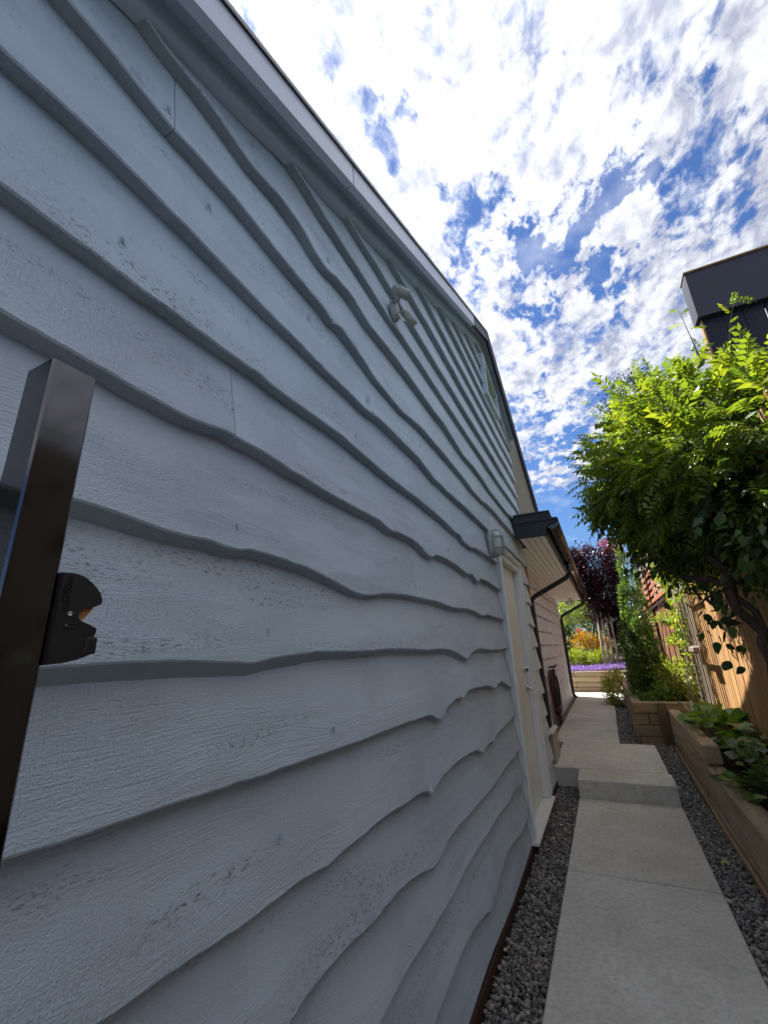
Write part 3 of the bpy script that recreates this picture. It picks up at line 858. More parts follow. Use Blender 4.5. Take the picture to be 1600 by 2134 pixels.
# knots standing out through the paint
for (y, z, s) in KNOTS:
    i = max(k_ for k_ in range(len(NOM)) if NOM[k_] < z + 0.01)
    f = min(0.95, max(0.0, (z - NOM[i]) / (NOM[i + 1] + 0.05 - NOM[i])))
    x = -f * (TH + .0015) + 0.0012
    kb = B()
    ringp = [(x, y + s * 0.50 * math.cos(a_) * (1 + .18 * math.sin(3 * a_ + z)), z + s * math.sin(a_)) for a_ in [2 * PI * q / 14 for q in range(15)]]
    kb.tube(ringp, 0.0016, 5, False)
    kb.tube([(p[0] + .0006, y + (p[1] - y) * .55, z + (p[2] - z) * .6) for p in ringp[:9]], 0.0013, 5)
    kb.lathe([(0.0005, 0), (s * .14, .0004), (s * .08, .0012), (.0005, .0016)], (x - .001, y + s * .1, z - s * .2), (1, 0, 0), 7)
    kb.out('knot', 'siding', house)

# recessed wing under the low roof
for i in range(1, 11):
    z0 = 0.10 if i == 1 else NOM[i] + 0.03
    ztop = min(NOM[i + 1] + 0.09, 2.515)
    def ezr(y, i=i, z0=z0):
        rr = np.random.default_rng(700 + i)
        j = np.convolve(rr.normal(0, 1, len(y)), np.ones(5) / 5, 'same') * 0.016
        return z0 + j + wave(len(y), y, 0.008, 800 + i)
    board(house, i, 5.50, 9.1, ezr, lambda y, zt=ztop: np.full(len(y), zt), -0.25, 0.03, seed=40)
    board(house, i, 9.103, 12.62 + random.uniform(-.02, .02), ezr, lambda y, zt=ztop: np.full(len(y), zt), -0.25, 0.03, seed=60)

B().cbox(-0.05, 0.004, -1.2, DOOR0, -0.12, 0.020, 0.003).out('plinth_board', 'foundation', house)
B().cbox(-0.05, 0.004, DOOR1, 5.46, -0.12, 0.020, 0.003).out('plinth_board', 'foundation', house)
B().cbox(-0.10, 0.006, DOOR0 + .002, DOOR1 - .002, -0.12, 0.030, 0.003).out('plinth_board', 'foundation', house)

# frieze, soffit, barge boards and roof
b = B().prism(rpoly(2.622, 2.705, -1.3, PK), 'x', -0.030, 0.011); b.out('frieze_board', 'trim_grey', house)
b = B().prism(rpoly(2.622, 2.705, PK + .001, 5.58), 'x', -0.030, 0.011); b.out('frieze_board', 'trim_grey', house)
b = B().prism(rpoly(2.706, 2.722, -1.3, 7.48), 'x', -0.03, 0.072); b.out('soffit_strip', 'trim_grey', house)
for y0, y1 in ((-1.4, 1.098), (1.106, 3.44), (3.448, 5.0), (5.006, 7.50)):
    B().prism(rpoly(2.640, 2.752, y0, y1), 'x', 0.074, 0.104).out('fascia_board', 'fascia' if y1 < 4.5 else 'navy', house)  # first runs get the painted-in glare, the rest plain navy
B().prism(rpoly(2.753, 2.768, -1.5, 7.58), 'x', -6.0, 0.109).out('roof', 'roof', house)
B().prism(rpoly(2.7500, 2.7675, -1.5, 7.58), 'x', 0.1105, 0.113).out('drip_edge', 'lampgrey', house)
B().prism([(5.50, rake(2.66, 5.50)), (7.48, rake(2.66, 7.48)), (7.48, rake(2.70, 7.48)), (5.50, rake(2.70, 5.50))], 'x', -6.0, 0.072).out('eave_soffit', 'soffit', house)
B().box(-6.0, 0.102, 7.502, 7.525, rake(2.62, 7.50), rake(2.75, 7.50)).out('fascia_board', 'navy', house)

# the small gable window
w = B()
w.box(-0.02, 0.030, 4.14, 4.19, 3.98, 4.50).box(-0.02, 0.030, 4.74, 4.79, 3.98, 4.34).box(-0.02, 0.028, 4.192, 4.738, 3.98, 4.03)
w.prism([(4.192, 4.45), (4.738, 4.26), (4.738, 4.31), (4.192, 4.50)], 'x', -0.02, 0.028)
win = w.out('window', 'siding', house)
B().prism([(4.192, 4.032), (4.738, 4.032), (4.738, 4.258), (4.192, 4.448)], 'x', -0.012, 0.010).out('pane', 'pane', win)

# low roof wing: soffit boards, fascia, gutter, roof layers
LY0, LY1 = 4.85, 13.0
nb = 9
for k in range(nb):
    x0 = -0.31 + k * (0.625 / nb)
    x1 = x0 + 0.625 / nb - 0.007
    ys = LY0 + 0.028 if x0 > 0.0 else 5.475
    b = B().cbox(x0, x1, ys, LY1 - 0.02, 2.515, 2.529, 0.0035)
    b.out('soffit_board', 'soffit', house)
B().box(-0.9, 0.312, 5.48, LY1 - .03, 2.5295, 2.535).out('soffit_backing', 'dark', house)
B().box(0.002, 0.312, LY0 + .03, 5.479, 2.5295, 2.535).out('soffit_backing', 'dark', house)
B().prism([(0.002, 2.505), (0.315, 2.503), (0.345, 2.60), (0.462, 2.655), (0.462, 2.690), (0.002, 2.728)], 'y', LY0, LY0 + 0.026).out('fascia_board', 'navy', house)
B().cbox(0.314, 0.338, LY0 + 0.028, LY1, 2.503, 2.665, 0.002).out('fascia_board', 'navy', house)
B().cbox(-0.9, 0.338, LY1 + .001, LY1 + 0.025, 2.503, 2.665, 0.002).out('fascia_board', 'navy', house)
b = B().prism([(-0.9, 2.68), (0.470, 2.668), (0.470, 2.684), (-0.9, 2.82)], 'y', 5.485, LY1 + 0.05)
b.prism([(0.003, 2.678), (0.470, 2.668), (0.470, 2.684), (0.003, 2.732)], 'y', LY0 - 0.012, 5.483)
b.out('low_roof', 'roof', house)
b = B().prism([(0.003, 2.738), (0.385, 2.704), (0.372, 2.786), (0.003, 2.792)], 'y', LY0 + 0.06, 12.9)
b.out('roof_curb', 'navy', house)
B().prism([(0.003, 2.794), (0.392, 2.787), (0.392, 2.793), (0.003, 2.800)], 'y', LY0 + 0.045, 12.9).out('curb_flashing', 'greywood_y', house)
B().prism([(0.002, 2.802), (0.13, 2.801), (0.004, 2.86)], 'y', 5.10, 5.60).out('step_flashing', 'greywood_y', house)
# half round gutter with straps
prof = []
for k in range(13):
    a = PI + PI * k / 12
    prof.append((0.402 + 0.070 * math.cos(a), 2.645 + 0.070 * math.sin(a)))
inner = [(0.402 + (x - 0.402) * 0.93, 2.640 + (z - 2.640) * 0.93) for x, z in reversed(prof)]
gut = B().prism(prof + inner, 'y', LY0 + 0.03, LY1 + 0.03).out('gutter', 'gutter', house, True)
B().prism(prof, 'y', LY0 + 0.026, LY0 + 0.0295).out('gutter_end', 'gutter', gut)
B().prism(prof, 'y', LY1 + 0.0305, LY1 + 0.034).out('gutter_end', 'gutter', gut)
bv = [(0.402 + (x - 0.402) * 1.05, 2.640 + (z - 2.640) * 1.05) for x, z in prof]
strap = mesh('gutter_strap', *(lambda q: (q.v, q.f))(B().prism(bv + [(0.402 + (x - 0.402) * 1.005, 2.64 + (z - 2.64) * 1.005) for x, z in reversed(prof)], 'y', -0.006, 0.006)), 'dark')
for k in range(24):
    link('gutter_strap', strap, gut, (0, LY0 + 0.14 + k * 0.34, 0))


def downpipe(y, base):
    b = B().tube([(0.402, y, 2.58), (0.402, y, 2.44), (0.385, y, 2.39), (0.33, y, 2.34), (-0.15, y, 2.11), (-0.20, y, 2.07), (-0.215, y, 2.0), (-0.215, y, 0.30), (-0.205, y, 0.2), (-0.14, y, 0.13)], 0.036, 12)
    d = b.out('downpipe', 'navy', house, True)
    B().lathe([(0.039, -0.02), (0.039, 0.02)], (-0.215, y, 1.2), (0, 0, 1), 12).out('pipe_clip', 'navy', d)
downpipe(7.15, 0.15)
downpipe(12.35, 0.15)
B().tube([(-0.02, 5.49, 2.34), (-0.02, 5.49, 1.92)], 0.022, 8).out('corner_peg', 'amber', house)

# door
door = B().cbox(-0.085, -0.046, 3.722, 4.668, 0.073, 2.112, 0.003).out('door', 'cream', house)
fr = B()
fr.cbox(-0.16, 0.0118, 3.704, 3.718, 0.06, 2.165, .002).cbox(-0.16, 0.0118, 4.672, 4.712, 0.06, 2.165, .002).box(-0.16, 0.0115, 3.719, 4.671, 2.116, 2.164)
fr.out('door_jamb', 'cream', house)
for y0, y1 in ((3.684, 3.712), (4.700, 4.762)):
    tm = B()
    a, c = (y0, y1)
    tm.prism([(0.0125, a), (0.024, a), (0.026, a + .006), (0.020, a + .010), (0.020, c - .012), (0.030, c - .008), (0.030, c), (0.0125, c)], 'z', 0.07, 2.168)
    tm.out('door_trim', 'cream', house)
B().prism([(0.0125, 2.1285), (0.030, 2.1285), (0.030, 2.137), (0.026, 2.141), (0.026, 2.185), (0.036, 2.190), (0.034, 2.203), (0.0125, 2.203)], 'y', 3.684, 4.762).out('door_trim', 'cream', house) if False else None
hb = B()
poly = [(0.0125, 2.169), (0.026, 2.169), (0.026, 2.186), (0.038, 2.190), (0.036, 2.204), (-0.02, 2.204), (-0.02, 2.169)]
hb.prism(poly, 'y', 3.680, 4.766)
hb.out('door_trim', 'cream', house)
b = B().prism([(-0.13, 0.035), (0.048, 0.035), (0.050, 0.045), (0.046, 0.052), (-0.13, 0.070)], 'y', 3.668, 4.775)
b.out('threshold', 'white', house)
lk = B().lathe([(0.031, 0), (0.031, 0.008), (0.026, 0.014), (0.024, 0.036), (0.014, 0.038)], (-0.046, 4.58, 1.155), (1, 0, 0), 20).out('deadbolt', 'steel', door, True)
hd = B().lathe([(0.033, 0), (0.033, 0.008), (0.018, 0.016), (0.013, 0.05), (0.015, 0.062)], (-0.046, 4.58, 0.985), (1, 0, 0), 20)
hd.tube([(0.012, 4.58, 0.985), (0.016, 4.565, 0.985), (0.016, 4.48, 0.982), (0.010, 4.465, 0.980)], [0.011, 0.012, 0.009, 0.007], 10)
hd.out('door_handle', 'steel', door, True)
B().cbox(-0.080, -0.052, 4.6685, 4.6710, 0.93, 1.04, .0005).out('strike_plate', 'steel', door)

# ---- the splintered scabs of paint on the board edges
k = B()
for (y, z, s) in ((1.80, 0.845, 0.020), (1.335, 1.128, 0.012), (1.11, 2.545, 0.016), (1.41, 2.312, 0.014)):
    k.lathe([(0.001, -s), (s * .5, -s * .5), (s * .62, 0.0), (s * .4, s * .6), (0.002, s)], (-0.004, y, z), (0.15, 0.2, -1), 7)
o = k.out('paint_lump', 'siding', house, True)

# ================================================================== things on the house wall
t = thing('bulkhead_light', 'oval caged bulkhead light with ribbed glass over the top corner of the cream door', 'wall light', (0.0, 3.44, 2.16))
LC = (3.44, 2.165)
def oval(a, bq, n=28, c=LC):
    return [(c[0] + a * math.copysign(abs(math.cos(2 * PI * j / n)) ** .8, math.cos(2 * PI * j / n)), c[1] + bq * math.copysign(abs(math.sin(2 * PI * j / n)) ** .8, math.sin(2 * PI * j / n))) for j in range(n)]
b = B()
o1, o2 = oval(0.068, 0.118), oval(0.062, 0.112)
b.prism(o1, 'x', 0.0, 0.030).prism(o2, 'x', 0.0301, 0.046)
b.out('lamp_base', 'lampgrey', t, True)
gl = B()
rings = [(0.0461, 1.0), (0.065, .98), (0.085, .88), (0.098, .68), (0.104, .35)]
for x, s in rings:
    gl.v += [(x, p[0], p[1]) for p in oval(0.052 * s, 0.100 * s)]
n = 28
gl.f += [(i * n + j, i * n + (j + 1) % n, (i + 1) * n + (j + 1) % n, (i + 1) * n + j) for i in range(4) for j in range(n)] + [tuple(range(4 * n, 5 * n))]
gl.out('glass_cover', 'glass', t, True)
cg = B()
for dz in (-0.045, 0.045):
    cg.tube([(0.045, LC[0] - .06, LC[1] + dz), (0.085, LC[0] - .055, LC[1] + dz), (0.108, LC[0] - .02, LC[1] + dz), (0.108, LC[0] + .02, LC[1] + dz), (0.085, LC[0] + .055, LC[1] + dz), (0.045, LC[0] + .06, LC[1] + dz)], 0.0045, 6)
cg.tube([(0.045, LC[0], LC[1] - .11), (0.085, LC[0], LC[1] - .105), (0.110, LC[0], LC[1] - .06), (0.110, LC[0], LC[1] + .06), (0.085, LC[0], LC[1] + .105), (0.045, LC[0], LC[1] + .11)], 0.0045, 6)
pr = oval(0.060, 0.110)
cg.tube([(0.050, p[0], p[1]) for p in pr + pr[:1]], 0.006, 6)
cg.out('wire_cage', 'lampgrey', t, True)

t = thing('floodlight', 'pale grey twin floodlight with two tilted cylinder heads high on the siding', 'floodlight', (0.0, 1.74, 3.08))
b = B().lathe([(0.062, 0), (0.062, 0.012), (0.054, 0.024), (0.03, 0.028)], (0.0, 1.690, 3.060), (1, 0, 0), 24, 0.75)
b.out('mounting_plate', 'lampgrey', t, True)
def head(p, d, elbow, mat, lensc):
    p, d = Vector(p), Vector(d).normalized()
    hb = B().tube([(0.020, elbow[0], elbow[1]), (0.05, elbow[0], elbow[1]), tuple(p)], 0.013, 10)
    hb.lathe([(0.012, -0.012), (0.018, 0.0), (0.024, 0.012), (0.0265, 0.026), (0.0265, 0.082), (0.024, 0.082), (0.022, 0.05)], tuple(p), tuple(d), 20)
    h = hb.out('lamp_head', mat, t, True)
    B().lathe([(0.0215, 0.0), (0.0215, 0.004)], tuple(p + d * 0.052), tuple(d), 20).out('lens', lensc, h)
head((0.050, 1.610, 3.120), (0.62, 0.78, -0.22), (1.65, 3.08), 'lampgrey', 'dark')
head((0.056, 1.715, 3.050), (0.30, 0.66, -0.62), (1.71, 3.05), 'lampgrey', 'dark')
B().tube([(0.030, 1.68, 3.03), (0.05, 1.69, 2.99), (0.06, 1.695, 2.975)], 0.006, 6).out('sensor_stalk', 'white', t, True)

t = thing('soffit_light', 'small clear floodlight hanging under the far end of the low soffit', 'light', (0.10, 12.3, 2.5))
B().lathe([(0.05, 0), (0.05, -0.02), (0.03, -0.03)], (0.10, 12.3, 2.514), (0, 0, 1), 14).out('lamp_base', 'white', t, True)
B().lathe([(0.02, 0), (0.032, 0.03), (0.055, 0.09), (0.058, 0.11), (0.04, 0.115)], (0.10, 12.3, 2.47), (0.15, -0.35, -1), 14).out('bulb', 'glass', t, True)
B().lathe([(0.02, 0), (0.032, 0.03), (0.055, 0.09), (0.058, 0.11), (0.04, 0.115)], (0.04, 12.3, 2.47), (-0.6, 0.1, -0.8), 14).out('bulb', 'glass', t, True)

# hose hung on the recessed wall
t = thing('garden_hose', 'red and black garden hoses coiled on a hook on the grey wall beyond the door', 'hose', (-0.2, 8.3, 0.1))
def coil(y0, z0, a, h, x, turns, r, mat, seed):
    rr = random.Random(seed)
    pts = []
    for k in range(turns * 20 + 1):
        an = 2 * PI * k / 20
        q = k // 20
        aa = a * (0.82 + 0.12 * math.sin(q * 1.9 + seed)); hh = h * (0.88 + 0.12 * math.cos(q * 2.3 + seed))
        pts.append((x + 0.010 * q * 0.6 + 0.012 * math.sin(an * 2 + q), y0 + aa * math.sin(an) * (0.55 + 0.45 * (1 - math.cos(an)) / 2), z0 - hh * (1 - math.cos(an)) / 2))
    B().tube(pts, r, 6).out('hose_coil', mat, t, True)
coil(8.15, 0.98, 0.30, 0.80, -0.215, 5, 0.011, 'hose_red', 1)
coil(8.45, 0.98, 0.38, 0.86, -0.200, 6, 0.012, 'hose_black', 2)
coil(8.22, 0.99, 0.26, 0.78, -0.175, 4, 0.010, 'hose_black', 3)
B().tube([(-0.24, 8.2, 1.02), (-0.14, 8.2, 1.02), (-0.13, 8.2, 1.06)], 0.012, 6).tube([(-0.24, 8.5, 1.02), (-0.14, 8.5, 1.02), (-0.13, 8.5, 1.06)], 0.012, 6).out('wall_hook', 'navy', t)
B().lathe([(0.016, 0), (0.018, 0.05), (0.012, 0.06)], (-0.16, 8.1, 0.80), (0, -0.3, -1), 10).lathe([(0.014, 0), (0.014, 0.05)], (-0.16, 8.35, 0.88), (0, .3, 1), 10).out('brass_fitting', 'brass', t, True)
t = thing('vent_cover', 'pale grey boxed vent standing at the foot of the wall past the door', 'vent', (-0.05, 5.9, 0.1))
B().cbox(-0.03, 0.012, 5.50, 5.98, 0.12, 0.44, 0.006).out('cover', 'conduit', t)
B().cbox(-0.036, 0.022, 5.49, 5.99, 0.441, 0.462, 0.004).out('lid', 'white', t)

# ================================================================== GATE POST at the left
t = thing('gate_post', 'glossy black square steel gate post close to the camera', 'post', (0.175, 0.23, 0))
b = B().cbox(0.147, 0.200, 0.2078, 0.2556, -0.12, 1.6925, 0.0022)
b.out('post_tube', 'post', t)
t = thing('gate_latch', 'black moulded gate latch with raised lettering fixed to the black post', 'latch', (0.19, 0.26, 1.4))
LP = [(0.2562, 1.4538), (0.2605, 1.4542), (0.2665, 1.4546), (0.2725, 1.4539), (0.2788, 1.4521), (0.2833, 1.4496), (0.2885, 1.446), (0.2934, 1.4418), (0.2985, 1.4364), (0.3018, 1.4293), (0.3022, 1.4267), (0.3006, 1.4239), (0.2948, 1.4209), (0.2812, 1.4174), (0.2787, 1.4152), (0.2778, 1.4117), (0.279, 1.4077), (0.2829, 1.4049), (0.2918, 1.4018), (0.3001, 1.398), (0.3004, 1.3935), (0.2986, 1.3884), (0.3016, 1.3889), (0.3019, 1.3809), (0.3022, 1.373), (0.2957, 1.3702), (0.2902, 1.3679), (0.2848, 1.3661), (0.2723, 1.3633), (0.2562, 1.362)]
cy, cz2 = 0.274, 1.407
big_ = [(y, z) for y, z in LP]
sm = [(cy + (y - cy) * 0.955 - 0.0004, cz2 + (z - cz2) * 0.982) for y, z in LP]
b = B()
n = len(LP)
for x, pl in ((0.172, big_), (0.2045, big_), (0.2075, sm)):
    b.v += [(x, p[0], p[1]) for p in pl]
b.f += [tuple(range(n))[::-1], tuple(range(2 * n, 3 * n))] + [(i * n + j, i * n + (j + 1) % n, (i + 1) * n + (j + 1) % n, (i + 1) * n + j) for i in range(2) for j in range(n)]
b.out('latch_body', 'latch', t)
B().cbox(0.196, 0.2088, 0.2895, 0.3015, 1.3715, 1.3885, 0.0015).out('latch_foot', 'latch', t)
b = B()
pts = []
for k in range(9):
    a = PI / 2 + PI * k / 8
    pts.append((0.2668 + 0.0016 * math.cos(a) - 0.0, 1.4002 + 0.0016 * math.sin(a)))
for k in range(9):
    a = -PI / 2 + PI * k / 8
    pts.append((0.2745 + 0.0016 * math.cos(a), 1.4002 + 0.0016 * math.sin(a)))
ring = [(0.2080, y, z) for y, z in pts + pts[:1]]
B().tube(ring, 0.0005, 5, False).out('slot_rim', 'latch', t)
B().prism(pts, 'x', 0.2073, 0.2078).out('slot', 'dark', t)
B().cbox(0.2073, 0.2080, 0.2655, 0.2690, 1.3995, 1.4015, .0003).out('slot_bolt', 'brass', t)
B().lathe([(0.0023, 0), (0.0023, 0.0012), (0.0013, 0.0012), (0.0012, 0.0004)], (0.2073, 0.2690, 1.4118), (1, 0, 0), 18).out('screw', 'steel', t, True)
B().prism([(0.2800, 1.4165), (0.2925, 1.4208), (0.2950, 1.4205), (0.2912, 1.4150), (0.2868, 1.4085), (0.2822, 1.4055), (0.2806, 1.4085)], 'x', 0.196, 0.2030).out('striker', 'amber', t)
b = B().tube([(0.19, 0.292, 1.4335), (0.195, 0.300, 1.4370), (0.196, 0.3085, 1.4415)], [0.0024, 0.0018, 0.0008], 8)
b.out('latch_pin', 'steel', t, True)


def text(body, size, loc, mat, parent, depth=0.0004, space=1.0):
    cu = bpy.data.curves.new('lettering', 'FONT')
    cu.body = body
    cu.size = size
    cu.extrude = depth
    cu.space_character = space
    cu.align_x = 'CENTER'
    tmp = bpy.data.objects.new('lettering', cu)
    COL.objects.link(tmp)
    dg = bpy.context.evaluated_depsgraph_get()
    me = bpy.data.meshes.new_from_object(tmp.evaluated_get(dg))
    bpy.data.objects.remove(tmp)
    # text x -> world -z, text y -> world +y, out of the page -> world +x
    for v in me.vertices:
        x, y, z = v.co
        v.co = (loc[0] + z, loc[1] + y, loc[2] - x)
    me.materials.clear()
    me.materials.append(MAT[mat])
    me.name = 'lettering'
    return link('lettering', me, parent)
text('LOKKLATCH', 0.0064, (0.2077, 0.2618, 1.4328), 'letter', t, 0.0004, 1.02)
text('ADJUSTABLE', 0.0027, (0.2077, 0.2588, 1.4330), 'letter', t, 0.0003, 1.1)

# ================================================================== PLANTERS
pl = thing('timber_planter', 'low stepped planter wall of sawn timbers running beside the pebble strip', 'planter', (1.33, 4.0, 0))
X0, X1 = 1.272, 1.400
for z0, z1, cutsy in ((-0.07, 0.074, (-2.2, 0.4, 3.4, 5.9, 7.10)), (0.077, 0.224, (-2.2, 1.2, 4.3, 7.10)), (0.227, 0.374, (-2.2, 0.1, 2.5, 7.10)), (0.377, 0.524, (4.77, 7.08))):
    for y0, y1 in zip(cutsy[:-1], cutsy[1:]):
        j = random.uniform(-.002, .002)
        B().cbox(X0 + j, X1 + j, y0 + .003, y1 - .003, z0 + .0015, z1 - .0015, 0.010).out('timber', 'timber_y', pl)
pl2 = thing('raised_bed', 'taller raised bed of stacked timbers with a corner by the path holding the yew', 'planter', (1.2, 9.0, 0))
for k, (z0, z1) in enumerate(((0.06, 0.182), (0.185, 0.322), (0.325, 0.462), (0.465, 0.602))):
    for y0, y1 in (((7.245, 9.9), (9.903, 13.55)) if k % 2 else ((7.245, 8.7), (8.703, 11.6), (11.603, 13.55))):
        B().cbox(0.880 + random.uniform(-.003, .003), 1.005, y0 + .002, y1 - .002, z0 + .0015, z1 - .0015, 0.010).out('timber', 'timber_y', pl2)
    spans = {2: ((0.882, 1.045), (1.048, 1.72)), 1: ((0.882, 1.72),), 0: ((0.90, 1.72),), 3: ((0.878, 1.72),)}[k]
    for x0, x1 in spans:
        B().cbox(x0 + .002, x1 - .002, 7.115 + random.uniform(-.003, .003), 7.242, z0 + .0015, z1 - .0015, 0.010).out('timber', 'timber_x', pl2)
B().cbox(1.163, 1.262, 7.06, 7.113, -0.02, 0.598, 0.004).out('post', 'post_wood', pl2)
pl3 = thing('end_wall', 'timber retaining wall closing the far end of the path under the flower bed', 'wall', (0.2, 13.65, 0))
for k, (z0, z1) in enumerate(((0.12, 0.262), (0.265, 0.402), (0.405, 0.542), (0.545, 0.672))):
    for x0, x1 in (((-3.2, -0.2), (-0.197, 1.6)) if k % 2 else ((-3.2, -1.1), (-1.097, 0.45), (0.453, 1.6))):
        B().cbox(x0, x1, 13.60, 13.73, z0 + .002, z1 - .002, 0.014).out('timber', 'timber_x', pl3)
ed = thing('edging_board', 'thin pale edging board on edge between the pebbles and the planter timbers', 'edging', (1.255, 4.0, 0))
for (y0, y1, za, zb) in ((-2.0, 4.46, 0.020, 0.030), (4.464, 6.95, 0.030, 0.115)):
    b = B()
    for y, z in ((y0, za), (y1, zb)):
        b.v += [(1.247, y, -0.15), (1.266, y, -0.15), (1.266, y, z), (1.247, y, z)]
    b.f += [(0, 1, 2, 3), (7, 6, 5, 4), (0, 4, 5, 1), (1, 5, 6, 2), (2, 6, 7, 3), (3, 7, 4, 0)]
    b.out('board', 'cedar_y', ed)

b = B()
b.box(X1 - .01, 1.77, -2.2, 7.12, -0.1, 0.30)
b.box(0.99, 1.80, 7.235, 13.62, -0.1, 0.52)
g = 12
for (x0, x1, y0, y1, f) in ((-8.0, 6.0, 13.72, 30.0, lambda x, y: 0.60 + 0.10 * max(0, min(y, 18) - 13.7)),):
    k0 = len(b.v)
    for i in range(g + 1):
        for j in range(g + 1):
            x, y = x0 + (x1 - x0) * i / g, y0 + (y1 - y0) * j / g
            b.v.append((x, y, f(x, y)))
    b.f += [(k0 + i * (g + 1) + j, k0 + (i + 1) * (g + 1) + j, k0 + (i + 1) * (g + 1) + j + 1, k0 + i * (g + 1) + j + 1) for i in range(g) for j in range(g)]
struct('soil', b, 'soil')

# ================================================================== FENCES
FX = 1.752
tf = thing('tan_fence', 'tan cedar picket fence behind the low planter with a shaded slatted top', 'fence', (FX, 4.5, 0.3))
y = 2.35
while y < 7.22:
    w_ = random.uniform(0.078, 0.094)
    B().cbox(FX + random.uniform(-.003, .003), FX + 0.020, y, y + w_, 0.335, 2.08 + random.uniform(-.006, .006), 0.003).out('picket', 'cedar', tf)
    y += w_ + random.uniform(0.004, 0.011)
for z0, z1, x0 in ((0.340, 0.385, FX - 0.045), (0.295, 0.337, FX - 0.09)):
    B().cbox(x0, x0 + 0.042, 2.35, 7.2, z0, z1, 0.003).out('kick_rail', 'cedar_y', tf)
for k in range(4):
    z = 2.12 + k * 0.14
    B().cbox(FX - 0.01, FX + 0.012, 2.95, 7.2, z, z + 0.085, 0.003).out('slat', 'cedar_y', tf)
for yy in (2.9, 5.2, 7.26):
    B().cbox(FX + 0.022, FX + 0.11, yy - .045, yy + .045, -0.1, 2.72, 0.004).out('post', 'cedar', tf)

df = thing('dark_fence', 'dark brown stained board fence nearest the camera beside the low planter', 'fence', (FX, 0.5, 0.3))  # not stained: tan boards in shade, the shade put into the dark colour
y = -2.2
while y < 2.26:
    w_ = random.uniform(0.11, 0.14)
    B().cbox(FX + random.uniform(-.004, .004), FX + 0.020, y, min(y + w_, 2.33), 0.30, 2.30 + random.uniform(-.03, .02), 0.003).out('board', 'darkfence', df)
    y += w_ + random.uniform(0.002, 0.006)
B().cbox(FX + .021, FX + 0.06, -2.2, 2.33, 1.9, 1.98, 0.003).cbox(FX + .021, FX + 0.06, -2.2, 2.33, 0.6, 0.68, 0.003).out('rail', 'darkfence', df)

rf = thing('red_fence', 'red stained cedar fence with louvred top rails beyond the tan fence', 'fence', (FX, 11.5, 0.5))
y = 7.32
while y < 15.8:
    w_ = random.uniform(0.086, 0.098)
    if not (10.93 < y + w_ and y < 11.03):
        B().cbox(FX + 0.012 + random.uniform(-.003, .003), FX + 0.032, y, y + w_, 0.50, 2.02, 0.003).out('picket', 'red', rf)
    y += w_ + random.uniform(0.003, 0.007)
for yy in (8.35, 10.98, 13.4, 15.75):
    B().cbox(FX - 0.035, FX + 0.055, yy - .045, yy + .045, 0.4, 2.84, 0.004).out('post', 'red_dark', rf)
    B().cbox(FX - 0.055, FX + 0.075, yy - .065, yy + .065, 2.841, 2.875, 0.006).out('post_cap', 'greywood_y', rf)
for y0, y1 in ((7.32, 8.303), (8.397, 10.933), (11.027, 13.353), (13.447, 15.703)):
    B().cbox(FX - 0.03, FX + 0.008, y0, y1, 2.025, 2.075, 0.003).out('rail', 'red_dark', rf)
    for k in range(5):
        z = 2.13 + k * 0.135
        B().prism([(FX - 0.020, z), (FX - 0.004, z - 0.004), (FX + 0.018, z + 0.086), (FX + 0.002, z + 0.09)], 'y', y0, y1).out('slat', 'red_y', rf)
B().cbox(FX - 0.05, FX + 0.06, 7.32, 15.9, 2.80 + .0, 2.838, 0.004) if False else None

tr = thing('trellis', 'bundle of thin weathered upright trellis slats against the tan fence', 'trellis', (1.62, 6.6, 0.5))
for k in range(8):
    yy = 6.05 + k * 0.115
    B().cbox(1.64 + 0.004 * (k % 2), 1.655 + 0.004 * (k % 2), yy, yy + 0.035, 0.32, 2.42 - 0.05 * (k % 3), 0.002).out('slat', 'greywood', tr)
for z in (0.62, 1.25, 1.93):
    B().cbox(1.615, 1.637, 5.96, 6.95, z, z + 0.045, 0.003).out('crosspiece', 'greywood_y', tr)
for z in (1.235, 0.60):
    B().cbox(1.56, 1.612, 6.0, 6.30, z, z + 0.05, 0.003).out('block', 'greywood_y', tr)

# dark screen standing above the fence on the right
sc = thing('dark_screen', 'tall indigo stained board screen with a boxed top beam rising above the vine', 'screen', (2.6, 4.1, 1.0))
B().cbox(1.912, 4.6, 4.0, 4.16, 4.035, 4.515, 0.005).out('top_beam', 'indigo_x', sc)
B().cbox(1.905, 4.61, 3.985, 4.175, 4.517, 4.532, 0.002).out('metal_cap', 'cedar_y', sc)
x = 1.955
gaps = [0.004, 0.003, 0.012, 0.004, 0.003, 0.006, 0.004]
for k in range(17):
    w_ = 0.138
    B().cbox(x, x + w_, 4.055, 4.078, -0.1, 4.033, 0.003).out('board', 'indigo', sc)
    x += w_ + gaps[k % 7]
B().cbox(1.938, 1.953, 4.05, 4.10, -0.1, 4.03, 0.002).out('edge_strip', 'cedar', sc)

